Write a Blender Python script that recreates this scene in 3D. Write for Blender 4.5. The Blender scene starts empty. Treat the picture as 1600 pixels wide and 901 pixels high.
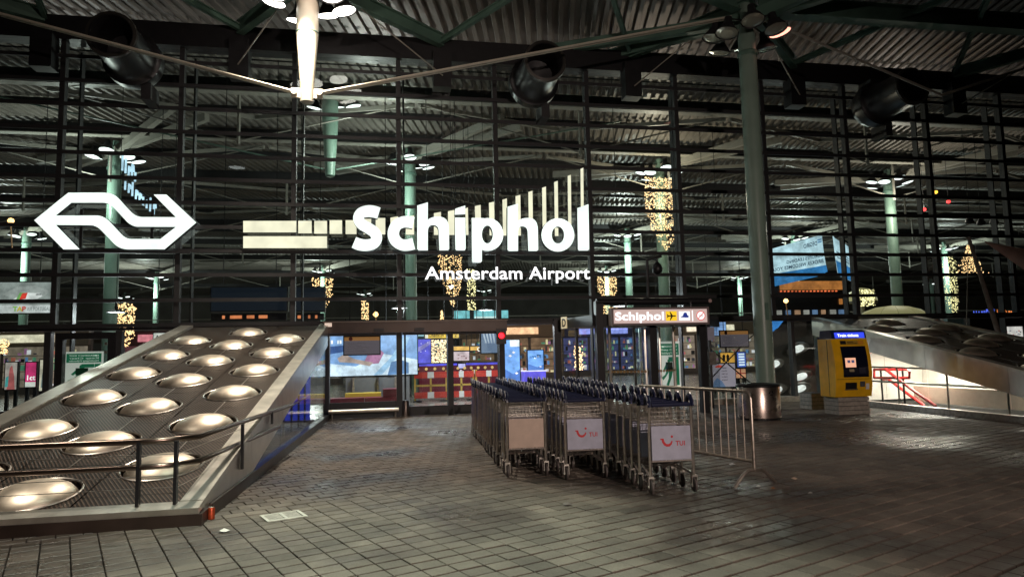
import bpy, bmesh, math, random
from mathutils import Vector, Matrix
random.seed(7)
R = math.radians
sc = bpy.context.scene
COL = sc.collection

# ------------------------------------------------------------------ camera
F_PX, CX, CY, EYE = 1067.0, 800.0, 450.5, 1.55
HOR_Y, HOR_S, VPX = 551.0, -0.0222, 6400.0       # horizon height/slope in the picture, vanishing point of the facade
def cdir(px, py): return Vector(((px-CX)/F_PX, -(py-CY)/F_PX, -1.0))
_up = cdir(1600, HOR_Y+HOR_S*800).cross(cdir(0, HOR_Y-HOR_S*800)).normalized()
if _up.y < 0: _up = -_up
_ax = cdir(VPX, HOR_Y+HOR_S*(VPX-800)); _ax = (_ax-_up*_ax.dot(_up)).normalized()
_ay = _up.cross(_ax)
ROT = Matrix((_ax, _ay, _up))                     # camera space -> world
cam_d = bpy.data.cameras.new('camera'); cam = bpy.data.objects.new('camera', cam_d); COL.objects.link(cam)
cam_d.sensor_width = 36; cam_d.lens = 36*F_PX/1600; cam_d.clip_end = 600; cam_d.clip_start = 0.05
cam.matrix_world = Matrix.Translation((0, 0, EYE)) @ ROT.to_4x4()
sc.camera = cam
# ------------------------------------------------------------------ night sky, faint moon, exposure
w = bpy.data.worlds.new('World'); sc.world = w; w.use_nodes = True
nt = w.node_tree; bg = nt.nodes['Background']
sky = nt.nodes.new('ShaderNodeTexSky'); sky.sky_type = 'NISHITA'; sky.sun_disc = False
sky.sun_elevation = R(-3); sky.sun_rotation = R(200)
nt.links.new(sky.outputs[0], bg.inputs[0]); bg.inputs[1].default_value = 0.05
sun_d = bpy.data.lights.new('sun', 'SUN'); sun_d.energy = 0.004; sun_d.angle = R(10); sun_d.color = (0.8, 0.88, 1)
sun = bpy.data.objects.new('sun', sun_d); COL.objects.link(sun); sun.rotation_euler = (R(50), 0, R(20)); sun.location = (0, 0, 40)
sc.view_settings.view_transform = 'Standard'; sc.view_settings.look = 'None'
sc.view_settings.exposure = 0.0; sc.view_settings.gamma = 1.0; sc.view_settings.use_curve_mapping = False
sc.cycles.use_denoising = True; sc.cycles.max_bounces = 6; sc.cycles.transparent_max_bounces = 24
sc.cycles.caustics_reflective = False; sc.cycles.caustics_refractive = False
sc.cycles.sample_clamp_indirect = 6.0

# ------------------------------------------------------------------ pixel -> place
O = Vector((0, 0, EYE))
def ray(px, py): return ROT @ cdir(px, py)
def gnd(px, py, z=0.0):
    r = ray(px, py); return O + r*((z-EYE)/r.z)
def atY(px, py, y):
    r = ray(px, py); return O + r*(y/r.y)
def atX(px, py, x):
    r = ray(px, py); return O + r*(x/r.x)
YF = 17.97                                        # the glass front stands on this line
def fx(px, y=YF, py=450): return atY(px, py, y).x
def fz(px, py, y=YF): return atY(px, py, y).z

# ------------------------------------------------------------------ materials
MATS = {}
def mat(name, col=(.5,.5,.5), rough=.5, metal=0.0, emit=None, es=0.0, noise=0.0, nscale=8.0, bump=0.0, bscale=60.0, spec=None, sample=True, tint=False, coat=0):
    if name in MATS: return MATS[name]
    m = bpy.data.materials.new(name); m.use_nodes = True
    n = m.node_tree; b = n.nodes['Principled BSDF']; L = n.links
    b.inputs['Base Color'].default_value = (*col, 1); b.inputs['Roughness'].default_value = rough; b.inputs['Metallic'].default_value = metal
    if spec is not None: b.inputs['Specular IOR Level'].default_value = spec
    if emit:
        b.inputs['Emission Color'].default_value = (*emit, 1); b.inputs['Emission Strength'].default_value = es
        if not sample: m.cycles.emission_sampling = 'NONE'
    tc = None
    if noise or bump:
        tc = n.nodes.new('ShaderNodeNewGeometry')
    if noise:
        nz = n.nodes.new('ShaderNodeTexNoise'); nz.inputs['Scale'].default_value = nscale; nz.inputs['Detail'].default_value = 6
        L.new(tc.outputs['Position'], nz.inputs['Vector'])
        rp = n.nodes.new('ShaderNodeMapRange'); rp.inputs[1].default_value = .25; rp.inputs[2].default_value = .75
        rp.inputs[3].default_value = 1-noise; rp.inputs[4].default_value = 1+noise; L.new(nz.outputs[0], rp.inputs[0])
        mx = n.nodes.new('ShaderNodeVectorMath'); mx.operation = 'SCALE'; mx.inputs[0].default_value = col
        L.new(rp.outputs[0], mx.inputs['Scale']); L.new(mx.outputs[0], b.inputs['Base Color'])
        rr = n.nodes.new('ShaderNodeMapRange'); rr.inputs[3].default_value = max(.02, rough*(1-noise*.8)); rr.inputs[4].default_value = min(1, rough*(1+noise*.8))
        L.new(nz.outputs[0], rr.inputs[0]); L.new(rr.outputs[0], b.inputs['Roughness'])
    if bump:
        nb = n.nodes.new('ShaderNodeTexNoise'); nb.inputs['Scale'].default_value = bscale; nb.inputs['Detail'].default_value = 3
        L.new(tc.outputs['Position'], nb.inputs['Vector'])
        bp = n.nodes.new('ShaderNodeBump'); bp.inputs['Strength'].default_value = bump; bp.inputs['Distance'].default_value = .01
        L.new(nb.outputs[0], bp.inputs['Height']); L.new(bp.outputs[0], b.inputs['Normal'])
    MATS[name] = m
    return m
def emat(name, col, s, sample=False):
    return mat(name, (.02,.02,.02), .6, emit=col, es=s, sample=sample)
def glass_mat(name, tint=(.9,.93,.92), refl=1.0, rough=.0):
    m = bpy.data.materials.new(name); m.use_nodes = True; n = m.node_tree; n.nodes.clear(); L = n.links
    o = n.nodes.new('ShaderNodeOutputMaterial'); t = n.nodes.new('ShaderNodeBsdfTransparent'); g = n.nodes.new('ShaderNodeBsdfGlossy')
    t.inputs[0].default_value = (*tint, 1); g.inputs['Roughness'].default_value = rough; g.inputs[0].default_value = (refl,)*3+(1,)
    ge = n.nodes.new('ShaderNodeNewGeometry'); dt = n.nodes.new('ShaderNodeVectorMath'); dt.operation = 'DOT_PRODUCT'; L.new(ge.outputs['Incoming'], dt.inputs[0]); L.new(ge.outputs['Normal'], dt.inputs[1])
    def mth(op, a, b=None):
        k = n.nodes.new('ShaderNodeMath'); k.operation = op
        if isinstance(a, float): k.inputs[0].default_value = a
        else: L.new(a, k.inputs[0])
        if b is not None: k.inputs[1].default_value = b
        return k
    ab = mth('ABSOLUTE', dt.outputs['Value']); om = n.nodes.new('ShaderNodeMath'); om.operation = 'SUBTRACT'; om.inputs[0].default_value = 1; L.new(ab.outputs[0], om.inputs[1])
    pw = mth('POWER', om.outputs[0], 5.0); sc5 = mth('MULTIPLY', pw.outputs[0], .6); fr = mth('ADD', sc5.outputs[0], .03)      # Schlick reflectance of one face
    mx = n.nodes.new('ShaderNodeMixShader'); L.new(fr.outputs[0], mx.inputs[0]); L.new(t.outputs[0], mx.inputs[1]); L.new(g.outputs[0], mx.inputs[2])
    L.new(mx.outputs[0], o.inputs[0]); MATS[name] = m
    return m
def paving_mat():
    m = bpy.data.materials.new('concrete_paver'); m.use_nodes = True; n = m.node_tree; b = n.nodes['Principled BSDF']; L = n.links
    g = n.nodes.new('ShaderNodeNewGeometry'); at = n.nodes.new('ShaderNodeAttribute'); at.attribute_name = 'tint'
    def noise(s, d=4):
        z = n.nodes.new('ShaderNodeTexNoise'); z.inputs['Scale'].default_value = s; z.inputs['Detail'].default_value = d
        L.new(g.outputs['Position'], z.inputs['Vector']); return z.outputs[0]
    def rng(src, a, c, lo, hi):
        r = n.nodes.new('ShaderNodeMapRange'); r.inputs[1].default_value = a; r.inputs[2].default_value = c; r.inputs[3].default_value = lo; r.inputs[4].default_value = hi
        L.new(src, r.inputs[0]); return r.outputs[0]
    def mul(a, c):
        k = n.nodes.new('ShaderNodeMath'); k.operation = 'MULTIPLY'; L.new(a, k.inputs[0]); L.new(c, k.inputs[1]); return k.outputs[0]
    fine = rng(noise(90, 3), .3, .7, .75, 1.25); blot = rng(noise(1.3, 6), .35, .65, .72, 1.2); wet = noise(.42, 5)
    vo = n.nodes.new('ShaderNodeTexVoronoi'); vo.inputs['Scale'].default_value = 2.3; L.new(g.outputs['Position'], vo.inputs['Vector'])
    gum = rng(vo.outputs['Distance'], .035, .05, 1.7, 1.0)          # trodden gum and spots
    val = mul(mul(mul(fine, blot), at.outputs['Fac']), gum)
    mx = n.nodes.new('ShaderNodeMix'); mx.data_type = 'RGBA'; mx.inputs[6].default_value = (.122,.099,.079,1); mx.inputs[7].default_value = (.054,.042,.034,1)
    L.new(rng(wet, .46, .56, 0, 1), mx.inputs[0])
    sv = n.nodes.new('ShaderNodeVectorMath'); sv.operation = 'SCALE'; L.new(mx.outputs[2], sv.inputs[0]); L.new(val, sv.inputs['Scale']); L.new(sv.outputs[0], b.inputs['Base Color'])
    L.new(mul(rng(wet, .46, .60, .70, .28), rng(noise(7, 4), .3, .7, .8, 1.2)), b.inputs['Roughness'])
    bp = n.nodes.new('ShaderNodeBump'); bp.inputs['Strength'].default_value = .6; bp.inputs['Distance'].default_value = .008
    L.new(noise(140, 2), bp.inputs['Height']); L.new(bp.outputs[0], b.inputs['Normal'])
    MATS['paver'] = m
    return m
def stripes_mat(name, c1, c2, scale, axis, rough=.45, metal=.6):
    m = bpy.data.materials.new(name); m.use_nodes = True; n = m.node_tree; b = n.nodes['Principled BSDF']; L = n.links
    g = n.nodes.new('ShaderNodeNewGeometry'); d = n.nodes.new('ShaderNodeVectorMath'); d.operation = 'DOT_PRODUCT'; d.inputs[1].default_value = axis
    L.new(g.outputs['Position'], d.inputs[0])
    s = n.nodes.new('ShaderNodeMath'); s.operation = 'MULTIPLY'; s.inputs[1].default_value = scale; L.new(d.outputs['Value'], s.inputs[0])
    fr = n.nodes.new('ShaderNodeMath'); fr.operation = 'FRACT'; L.new(s.outputs[0], fr.inputs[0])
    st = n.nodes.new('ShaderNodeMapRange'); st.inputs[1].default_value = .5; st.inputs[2].default_value = .62; L.new(fr.outputs[0], st.inputs[0])
    mx = n.nodes.new('ShaderNodeMix'); mx.data_type = 'RGBA'; mx.inputs[6].default_value = (*c1,1); mx.inputs[7].default_value = (*c2,1)
    L.new(st.outputs[0], mx.inputs[0]); L.new(mx.outputs[2], b.inputs['Base Color'])
    b.inputs['Roughness'].default_value = rough; b.inputs['Metallic'].default_value = metal
    bp = n.nodes.new('ShaderNodeBump'); bp.inputs['Strength'].default_value = .6; bp.inputs['Distance'].default_value = .01
    L.new(st.outputs[0], bp.inputs['Height']); L.new(bp.outputs[0], b.inputs['Normal'])
    MATS[name] = m
    return m
DARK = mat('dark_frame', (.014,.014,.016), .6, .0, noise=.25, nscale=5)
BLACK = mat('black_steel', (.010,.010,.012), .45, .2, noise=.2)
BRONZE = mat('bronze_fascia', (.045,.03,.024), .4, .4, noise=.3, nscale=3)
STEEL = mat('brushed_steel', (.66,.62,.56), .30, 1.0, noise=.14, nscale=4, bump=.05, bscale=120)
STEELD = mat('worn_steel', (.40,.37,.34), .38, 1.0, noise=.35, nscale=14)
PLATE = mat('edge_plate_steel', (.66,.64,.58), .34, .85, noise=.2, nscale=5, bump=.08, bscale=40)
DOME = mat('dome_metal', (.74,.65,.54), .44, 1.0, noise=.24, nscale=5, bump=.05, bscale=9)
GREEN = mat('mint_green_paint', (.15,.235,.19), .42, noise=.12, nscale=2)
GREEND = mat('dull_green_paint', (.085,.16,.125), .5, noise=.3, nscale=2)
PALE = mat('pale_steel_paint', (.27,.26,.225), .5, noise=.15, nscale=1.5)
CREAM = mat('cream_post_paint', (.46,.43,.35), .38, noise=.1, nscale=3)
DECK = mat('roof_deck_metal', (.185,.168,.148), .5, .15, noise=.3, nscale=1.2)
RUBBER = mat('grey_rubber', (.09,.075,.07), .6, noise=.3, nscale=30)
NAVY = mat('navy_plastic', (.010,.014,.045), .32)
WHITEP = mat('white_panel', (.42,.43,.54), .4, noise=.12, nscale=10)
BEIGEP = mat('beige_panel', (.55,.42,.34), .45, noise=.1, nscale=10)
REDP = mat('red_print', (.55,.02,.03), .5)
RED = mat('red_paint', (.62,.03,.03), .35)
YEL = mat('yellow_enamel', (.80,.44,.012), .3, noise=.15, nscale=5)
BLUEE = mat('dark_blue_enamel', (.01,.018,.07), .3)
STONE = mat('stone_plinth', (.30,.27,.23), .7, noise=.3, nscale=15, bump=.3)
JOINT = mat('joint_sand', (.012,.011,.010), .95, noise=.3, nscale=20)
FLOOR = mat('hall_floor', (.33,.30,.27), .22, noise=.15, nscale=2)
GLASS = glass_mat('facade_glass', (.80,.84,.82))
GLASS2 = glass_mat('door_glass', (.86,.9,.89))
PAVER = paving_mat()
LENS = emat('lamp_lens_lit', (1,.96,.86), 9)
LENSW = emat('lamp_lens_white', (.93,1,.98), 3.2)
LENSOFF = mat('lamp_lens_off', (.45,.43,.36), .25, .6)
LENSPK = emat('lamp_lens_pink', (1,.42,.30), 2.2)
FAIRY = emat('fairy_bulbs', (1,.60,.28), 3.4)
FAIRYG = emat('fairy_bulbs_pale', (1,.85,.42), 3.2)
SIGNW = emat('sign_white', (.88,1,.93), 1.0, True)
SIGNY = emat('sign_cream', (.86,.85,.62), .95, True)
for m_, st_, c_ in ((SIGNW, 1.3, .18), (SIGNY, 1.05, .14)):       # tubes behind the faces light them unevenly
    n = m_.node_tree; g = n.nodes.new('ShaderNodeNewGeometry'); z = n.nodes.new('ShaderNodeTexNoise'); z.inputs['Scale'].default_value = 2.2; z.inputs['Detail'].default_value = 2
    r = n.nodes.new('ShaderNodeMapRange'); r.inputs[1].default_value = .3; r.inputs[2].default_value = .7; r.inputs[3].default_value = st_*(1-c_); r.inputs[4].default_value = st_*(1+c_)
    n.links.new(g.outputs['Position'], z.inputs['Vector']); n.links.new(z.outputs[0], r.inputs[0]); n.links.new(r.outputs[0], n.nodes['Principled BSDF'].inputs['Emission Strength'])
SIGNC = emat('sign_white_small', (1,1,1), 1.8, False)

# ------------------------------------------------------------------ mesh building
class MB:
    def __init__(s): s.v = []; s.f = []; s.mi = []
    def add(s, vs, fs, mi=0):
        o = len(s.v); s.v += [Vector(p) for p in vs]; s.f += [tuple(i+o for i in q) for q in fs]; s.mi += [mi]*len(fs); return s
    def box(s, x0, x1, y0, y1, z0, z1, mi=0):
        return s.add([(x,y,z) for x in (x0,x1) for y in (y0,y1) for z in (z0,z1)],
                     [(0,1,3,2),(4,6,7,5),(0,4,5,1),(2,3,7,6),(0,2,6,4),(1,5,7,3)], mi)
    def hexa(s, q, mi=0):  # 8 corners: bottom ring 4, top ring 4
        return s.add(q, [(3,2,1,0),(4,5,6,7),(0,1,5,4),(1,2,6,5),(2,3,7,6),(3,0,4,7)], mi)
    def beam(s, p, q, wd, ht, mi=0):
        p, q = Vector(p), Vector(q); d = (q-p).normalized()
        sd = d.cross(Vector((0,0,1)));  sd = sd.normalized() if sd.length > 1e-4 else Vector((1,0,0))
        u = sd.cross(d).normalized(); a = sd*wd/2; b = u*ht/2
        return s.hexa([p-a-b, p+a-b, q+a-b, q-a-b, p-a+b, p+a+b, q+a+b, q-a+b], mi)
    def ibeam(s, p, q, wd, ht, t=.03):
        u = Vector((0,0,ht/2-t/2))
        s.beam(Vector(p)+u, Vector(q)+u, wd, t); s.beam(Vector(p)-u, Vector(q)-u, wd, t); s.beam(p, q, t, ht-2*t); return s
    def tube(s, pts, r, n=8, cap=True, mi=0):
        pts = [Vector(p) for p in pts]; rs = r if isinstance(r, (list, tuple)) else [r]*len(pts)
        o = len(s.v); m = len(pts); prev = None
        for i, p in enumerate(pts):
            d = (pts[min(i+1,m-1)]-pts[max(i-1,0)]).normalized()
            if prev is None: a = d.orthogonal().normalized()
            else:
                a = (prev-d*prev.dot(d)); a = a.normalized() if a.length > 1e-5 else d.orthogonal().normalized()
            prev = a; b = d.cross(a)
            s.v += [p+(a*math.cos(2*math.pi*k/n)+b*math.sin(2*math.pi*k/n))*rs[i] for k in range(n)]
        for i in range(m-1):
            for k in range(n):
                s.f.append((o+i*n+k, o+i*n+(k+1)%n, o+(i+1)*n+(k+1)%n, o+(i+1)*n+k)); s.mi.append(mi)
        if cap:
            s.f.append(tuple(o+k for k in range(n-1,-1,-1))); s.f.append(tuple(o+(m-1)*n+k for k in range(n))); s.mi += [mi]*2
        return s
    def lathe(s, prof, c=(0,0,0), ax=(0,0,1), n=20, mi=0, close=False):
        c = Vector(c); ax = Vector(ax).normalized(); a = ax.orthogonal().normalized(); b = ax.cross(a); o = len(s.v); m = len(prof)
        for (r, h) in prof:
            s.v += [c+ax*h+(a*math.cos(2*math.pi*k/n)+b*math.sin(2*math.pi*k/n))*r for k in range(n)]
        for i in range(m-1):
            for k in range(n):
                s.f.append((o+i*n+k, o+i*n+(k+1)%n, o+(i+1)*n+(k+1)%n, o+(i+1)*n+k)); s.mi.append(mi)
        if close:
            s.f.append(tuple(o+k for k in range(n-1,-1,-1))); s.f.append(tuple(o+(m-1)*n+k for k in range(n))); s.mi += [mi]*2
        return s
    def poly(s, pts, ext=None, mi=0, side=None):
        pts = [Vector(p) for p in pts]; n = len(pts)
        if ext is None: return s.add(pts, [tuple(range(n))], mi)
        e = Vector(ext); s.add(pts, [tuple(range(n))], mi)
        s.add([p+e for p in pts], [tuple(range(n-1,-1,-1))], mi if side is None else side)
        s.add(pts+[p+e for p in pts], [(i, i+n, (i+1)%n+n, (i+1)%n) for i in range(n)], mi if side is None else side); return s
ORIG = {}
def mesh_of(name, mb, mats, off=Vector(), smooth=False):
    me = bpy.data.meshes.new(name); me.from_pydata([p-off for p in mb.v], [], mb.f)
    for m in (mats if isinstance(mats, (list, tuple)) else [mats]): me.materials.append(m)
    if any(mb.mi): me.polygons.foreach_set('material_index', mb.mi)
    if smooth: me.polygons.foreach_set('use_smooth', [True]*len(mb.f))
    bm = bmesh.new(); bm.from_mesh(me); bmesh.ops.recalc_face_normals(bm, faces=bm.faces); bm.to_mesh(me); bm.free()
    if smooth: me.set_sharp_from_angle(angle=R(40))
    return me
def thing(name, label, cat, loc=(0,0,0), group=None):
    o = bpy.data.objects.new(name, None); COL.objects.link(o); o.location = loc; o['label'] = label; o['category'] = cat; o['kind'] = 'thing'
    if group: o['group'] = group
    o.empty_display_size = .2; ORIG[o] = Vector(loc); return o
def part(name, mb, m, parent=None, smooth=False, label=None):
    off = ORIG.get(parent, Vector())
    o = bpy.data.objects.new(name, mesh_of(name, mb, m, off, smooth)); COL.objects.link(o)
    if parent: o.parent = parent
    ORIG[o] = off
    if label: o['label'] = label
    return o
def solo(name, label, cat, mb, m, smooth=False, group=None, base=None):
    c = Vector(base) if base is not None else Vector((sum(p.x for p in mb.v)/len(mb.v), sum(p.y for p in mb.v)/len(mb.v), min(p.z for p in mb.v)))
    o = bpy.data.objects.new(name, mesh_of(name, mb, m, c, smooth)); COL.objects.link(o); o.location = c; ORIG[o] = c
    o['label'] = label; o['category'] = cat; o['kind'] = 'thing'
    if group: o['group'] = group
    return o
def struct(name, mb, m, smooth=False):
    o = part(name, mb, m, None, smooth); o['kind'] = 'structure'; return o
def shared(name, me, parent, loc=(0,0,0), rot=None):
    o = bpy.data.objects.new(name, me); COL.objects.link(o); o.parent = parent; o.location = Vector(loc)-ORIG.get(parent, Vector())
    if rot: o.rotation_euler = rot
    ORIG[o] = Vector(loc); return o

# lettering: glyph outlines of the built-in font as filled shapes in (x, z)
def glyphs(txt, bold=.02, merge=True):
    cu = bpy.data.curves.new('t', 'FONT'); cu.body = txt; cu.size = 1; cu.offset = bold; cu.resolution_u = 5; cu.space_character = 1+bold*2.2
    ob = bpy.data.objects.new('t', cu); COL.objects.link(ob); dg = bpy.context.evaluated_depsgraph_get(); dg.update()
    me = bpy.data.meshes.new_from_object(ob.evaluated_get(dg)); bpy.data.objects.remove(ob); bpy.data.curves.remove(cu)
    bm = bmesh.new(); bm.from_mesh(me); bpy.data.meshes.remove(me); bmesh.ops.remove_doubles(bm, verts=bm.verts, dist=1e-5)
    bm.verts.index_update(); seen = set(); isl = []
    for v in bm.verts:
        if v.index in seen: continue
        st = [v]; seen.add(v.index); g = []
        while st:
            a = st.pop(); g.append(a)
            for e in a.link_edges:
                b = e.other_vert(a)
                if b.index not in seen: seen.add(b.index); st.append(b)
        fs = {f for a in g for f in a.link_faces}
        if fs: isl.append((min(a.co.x for a in g), max(a.co.x for a in g), [[(q.co.x, q.co.y) for q in f.verts] for f in fs]))
    bm.free(); isl.sort(key=lambda t: t[0]); out = []
    for a, b, f in isl:
        if merge and out and min(out[-1][1], b)-max(out[-1][0], a) > .5*min(b-a, out[-1][1]-out[-1][0]):
            out[-1] = (min(out[-1][0], a), max(out[-1][1], b), out[-1][2]+f)
        else: out.append((a, b, f))
    return out
def solid(faces, fn, ext=None):
    """faces: list of 2-D polygons; fn maps (x,y)->Vector; ext: extrusion vector (sides use slot 1)"""
    mb = MB(); idx = {}
    def vid(p):
        k = (round(p[0],5), round(p[1],5))
        if k not in idx: idx[k] = len(mb.v); mb.v.append(fn(*p))
        return idx[k]
    es = {}
    for f in faces:
        q = tuple(vid(p) for p in f)
        if len(set(q)) < 3: continue
        mb.f.append(q); mb.mi.append(0)
        for i in range(len(q)):
            k = (min(q[i], q[(i+1)%len(q)]), max(q[i], q[(i+1)%len(q)])); es[k] = es.get(k, 0)+1
    if ext is not None:
        n = len(mb.v); mb.v += [p+Vector(ext) for p in mb.v[:n]]
        for (a, b), c in es.items():
            if c == 1: mb.f.append((a, b, b+n, a+n)); mb.mi.append(1)
    return mb
def write(txt, p0, right, height, parent, m, name='lettering', bold=.012, up=(0,0,1), width=None, mirror=False, lift=None, letters=False):
    """flat print: text starting at p0 (baseline), letter height 'height', along 'right'"""
    g = glyphs(txt, bold); fs = [f for a, b, q in g for f in q]
    if not fs: return None
    x0 = min(a for a, b, q in g); x1 = max(b for a, b, q in g); k = height/.70
    kx = k if width is None else width/(x1-x0); right = Vector(right).normalized(); up = Vector(up); p0 = Vector(p0)
    def fn(x, y):
        xx = (x-x0)*kx; xx = ((x1-x0)*kx-xx) if mirror else xx
        return p0+right*xx+up*(y*k)
    return part(name, solid(fs, fn), m, parent)
def strokes(p0, right, h, width, n, parent, m, name='light_stroke', lean=.12):
    """illegible lettering: a row of uneven strokes, some with a bow"""
    right = Vector(right).normalized(); p0 = Vector(p0); mb = MB(); rg = random.Random(n*7+int(width*100))
    for k in range(n):
        b = p0+right*(width*(k+.2)/n); hh = h*rg.choice((.62,.68,1.0)); w = width/n*.32
        q = [b, b+right*(w*lean)+Vector((0,0,hh))]
        if rg.random() < .5: q += [b+right*w*1.3+Vector((0,0,hh*.95)), b+right*w*1.6+Vector((0,0,hh*.55))]
        mb.tube(q, max(.012, h*.07), 5)
    o = part(name, mb, m, parent); o['kind'] = 'stuff'; return o
def box_obj(name, label, cat, x0, x1, y0, y1, z0, z1, m, group=None):
    return solo(name, label, cat, MB().box(x0,x1,y0,y1,z0,z1), m, group=group)

# ================================================================== ground
def proj(p):
    c = ROT.transposed() @ (Vector(p)-O)
    return (CX+F_PX*c.x/-c.z, CY-F_PX*c.y/-c.z) if c.z < -.1 else (-9e3, -9e3)
EDGE_L = lambda y: -1.48-.036*(YF-y)              # east edge of the west stair canopy
EDGE_R = lambda y: 12.40-.036*(YF-y)              # west edge of the east stair canopy
pav = struct('pavement', MB().box(-40, 45, -30, YF-.06, -.3, -.052), JOINT)
floor = struct('hall_floor', MB().box(-70, 110, YF-.06, 130, -.3, .004), FLOOR)
PA, TL, TW, GAP = R(22.5), .212, .176, .011
eu = Vector((math.cos(PA), math.sin(PA), 0)); ev = Vector((-math.sin(PA), math.cos(PA), 0))
def tile_geo(mb, c, a, hx, hy, h, tilt, lay=None):
    ca, sa = math.cos(a), math.sin(a); ch = .004
    def P(x, y, z): return Vector((c.x+ca*x-sa*y, c.y+sa*x+ca*y, z+tilt[0]*x+tilt[1]*y))
    rg = [(-1,-1),(1,-1),(1,1),(-1,1)]
    vs = [P(sx*hx, sy*hy, -.05) for sx, sy in rg]+[P(sx*hx, sy*hy, h-ch) for sx, sy in rg]+[P(sx*(hx-ch), sy*(hy-ch), h) for sx, sy in rg]
    mb.add(vs, [(8,9,10,11)]+[(i,(i+1)%4,(i+1)%4+4,i+4) for i in range(4)]+[(i+4,(i+1)%4+4,(i+1)%4+8,i+8) for i in range(4)])
tiles = []
for j in range(-60, 185):
    for i in range(-105, 130):
        stag = 0
        cc = eu*(i*TL)+ev*(j*TW)
        band = cc.dot(ev)
        if band > 7.3: stag = .5 if j % 2 else 0
        cc = eu*((i+stag)*TL)+ev*(j*TW)
        if cc.y > YF-.2 or cc.y < 1.2 or cc.x < -14 or cc.x > 24: continue
        if cc.y > 7.25 and cc.x < EDGE_L(cc.y)-.05 and cc.x > EDGE_L(cc.y)-3.6: continue
        if cc.x > EDGE_R(cc.y)+.1 and cc.x < EDGE_R(cc.y)+3.5 and cc.y > 7.3: continue
        px, py = proj(cc)
        if not (-150 < px < 1750 and py < 1050): continue
        tiles.append((cc, px, py))
tiles.sort(key=lambda t: t[0].x**2+t[0].y**2)
tvar = []
for k in range(14):
    mb = MB(); tile_geo(mb, Vector(), PA, TL/2-GAP*.42, TW/2-GAP*1.15, random.uniform(-.0025,.0025), (random.uniform(-.012,.012), random.uniform(-.012,.012)))
    me = mesh_of('paver', mb, PAVER); at = me.attributes.new('tint', 'FLOAT', 'FACE'); v = random.choice((1,1,.9,1.12))*random.uniform(.72, 1.22); at.data.foreach_set('value', [v]*len(mb.f)); tvar.append(me)
n300 = 0; mass = MB(); tints = []
for cc, px, py in tiles:
    if n300 < 300 and -20 < px < 1620 and py < 925:
        shared('paver', random.choice(tvar), pav, cc); n300 += 1
    else:
        tile_geo(mass, cc, PA, TL/2-GAP*.42, TW/2-GAP*1.15, random.uniform(-.0025,.0025), (random.uniform(-.012,.012), random.uniform(-.012,.012)))
        tints += [random.choice((1,1,1,.9,1.1))*random.uniform(.74, 1.22)]*9
me = bpy.data.meshes.new('pavers'); me.from_pydata(mass.v, [], mass.f); me.materials.append(PAVER)
at = me.attributes.new('tint', 'FLOAT', 'FACE'); at.data.foreach_set('value', tints)
o = bpy.data.objects.new('pavers', me); COL.objects.link(o); o.parent = pav; o['kind'] = 'stuff'

# ================================================================== roof
RA = R(75.5); rd = Vector((math.cos(RA), math.sin(RA), 0)); rs = Vector((math.sin(RA), -math.cos(RA), 0))
ZD = 10.45
mb = MB(); P_ = .30
for i in range(-230, 330):
    b0 = rs*(i*P_); xs = [(0,0),(.10,0),(.13,.09),(.27,.09),(.30,0)]
    a = [b0+rs*x+Vector((0,0,ZD+z)) for x, z in xs]
    lo, hi = rd*-14, rd*118
    mb.add([p+lo for p in a]+[p+hi for p in a], [(k,k+1,k+6,k+5) for k in range(4)])
roof = struct('roof', mb, DECK)
part('roof_cover', MB().hexa([Vector((-95,-16,ZD+.15)),Vector((130,-16,ZD+.15)),Vector((130,130,ZD+.15)),Vector((-95,130,ZD+.15)),
     Vector((-95,-16,ZD+.4)),Vector((130,-16,ZD+.4)),Vector((130,130,ZD+.4)),Vector((-95,130,ZD+.4))]), BLACK, roof)
part('edge_beam', MB().box(-40, 60, 17.75, 18.2, 9.42, 10.02), BLACK, roof)      # dark box girder over the glass front
node_px = [(-30,24),(70,29),(375,48),(690,65),(985,80),(1240,95),(1490,115),(1720,132)]
nodes = [atY(px, py, 17.7) for px, py in node_px]
nodes = [Vector((p.x, 17.7, 9.95)) for p in nodes]
for p in nodes: part('hanger_plate', MB().box(p.x-.24, p.x+.24, 17.55, 17.95, 8.62, 9.62), BLACK, roof)
CH = Vector((9.06, 15.0, 10.1)); KH = Vector((-1.62, 15.3, 10.1)); C2 = Vector((19.9, 14.8, 10.1)); K0 = Vector((-12.2, 15.4, 10.1))
def girder(name, p, q, wd=.2, ht=.34, m=GREEND):
    return part(name, MB().ibeam(p, q, wd, ht), m, roof)
for h, ns in ((K0,(0,1)),(KH,(2,3)),(CH,(4,5)),(C2,(6,7))):
    for k in ns: girder('beam', h, nodes[k])
for a, b in ((3,(4.5,13.2)),(4,(4.5,13.2)),(5,(14.4,13.0)),(6,(14.4,13.0)),(2,(-7,13.4)),(1,(-7,13.4))):
    girder('brace', nodes[a], Vector((b[0], b[1], 10.2)), .11, .16)
girder('beam', CH+Vector((.3,0,0)), C2, .34, .46); girder('beam', CH-Vector((.3,0,0)), Vector((4.5,13.2,10.15)), .26, .36); girder('beam', KH+Vector((.2,-.1,0)), Vector((4.5,13.2,10.15)), .26, .36)
girder('beam', K0, Vector((-7,13.4,10.15)), .26, .36); girder('beam', KH-Vector((.2,.1,0)), Vector((-7,13.4,10.15)), .26, .36)
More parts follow.
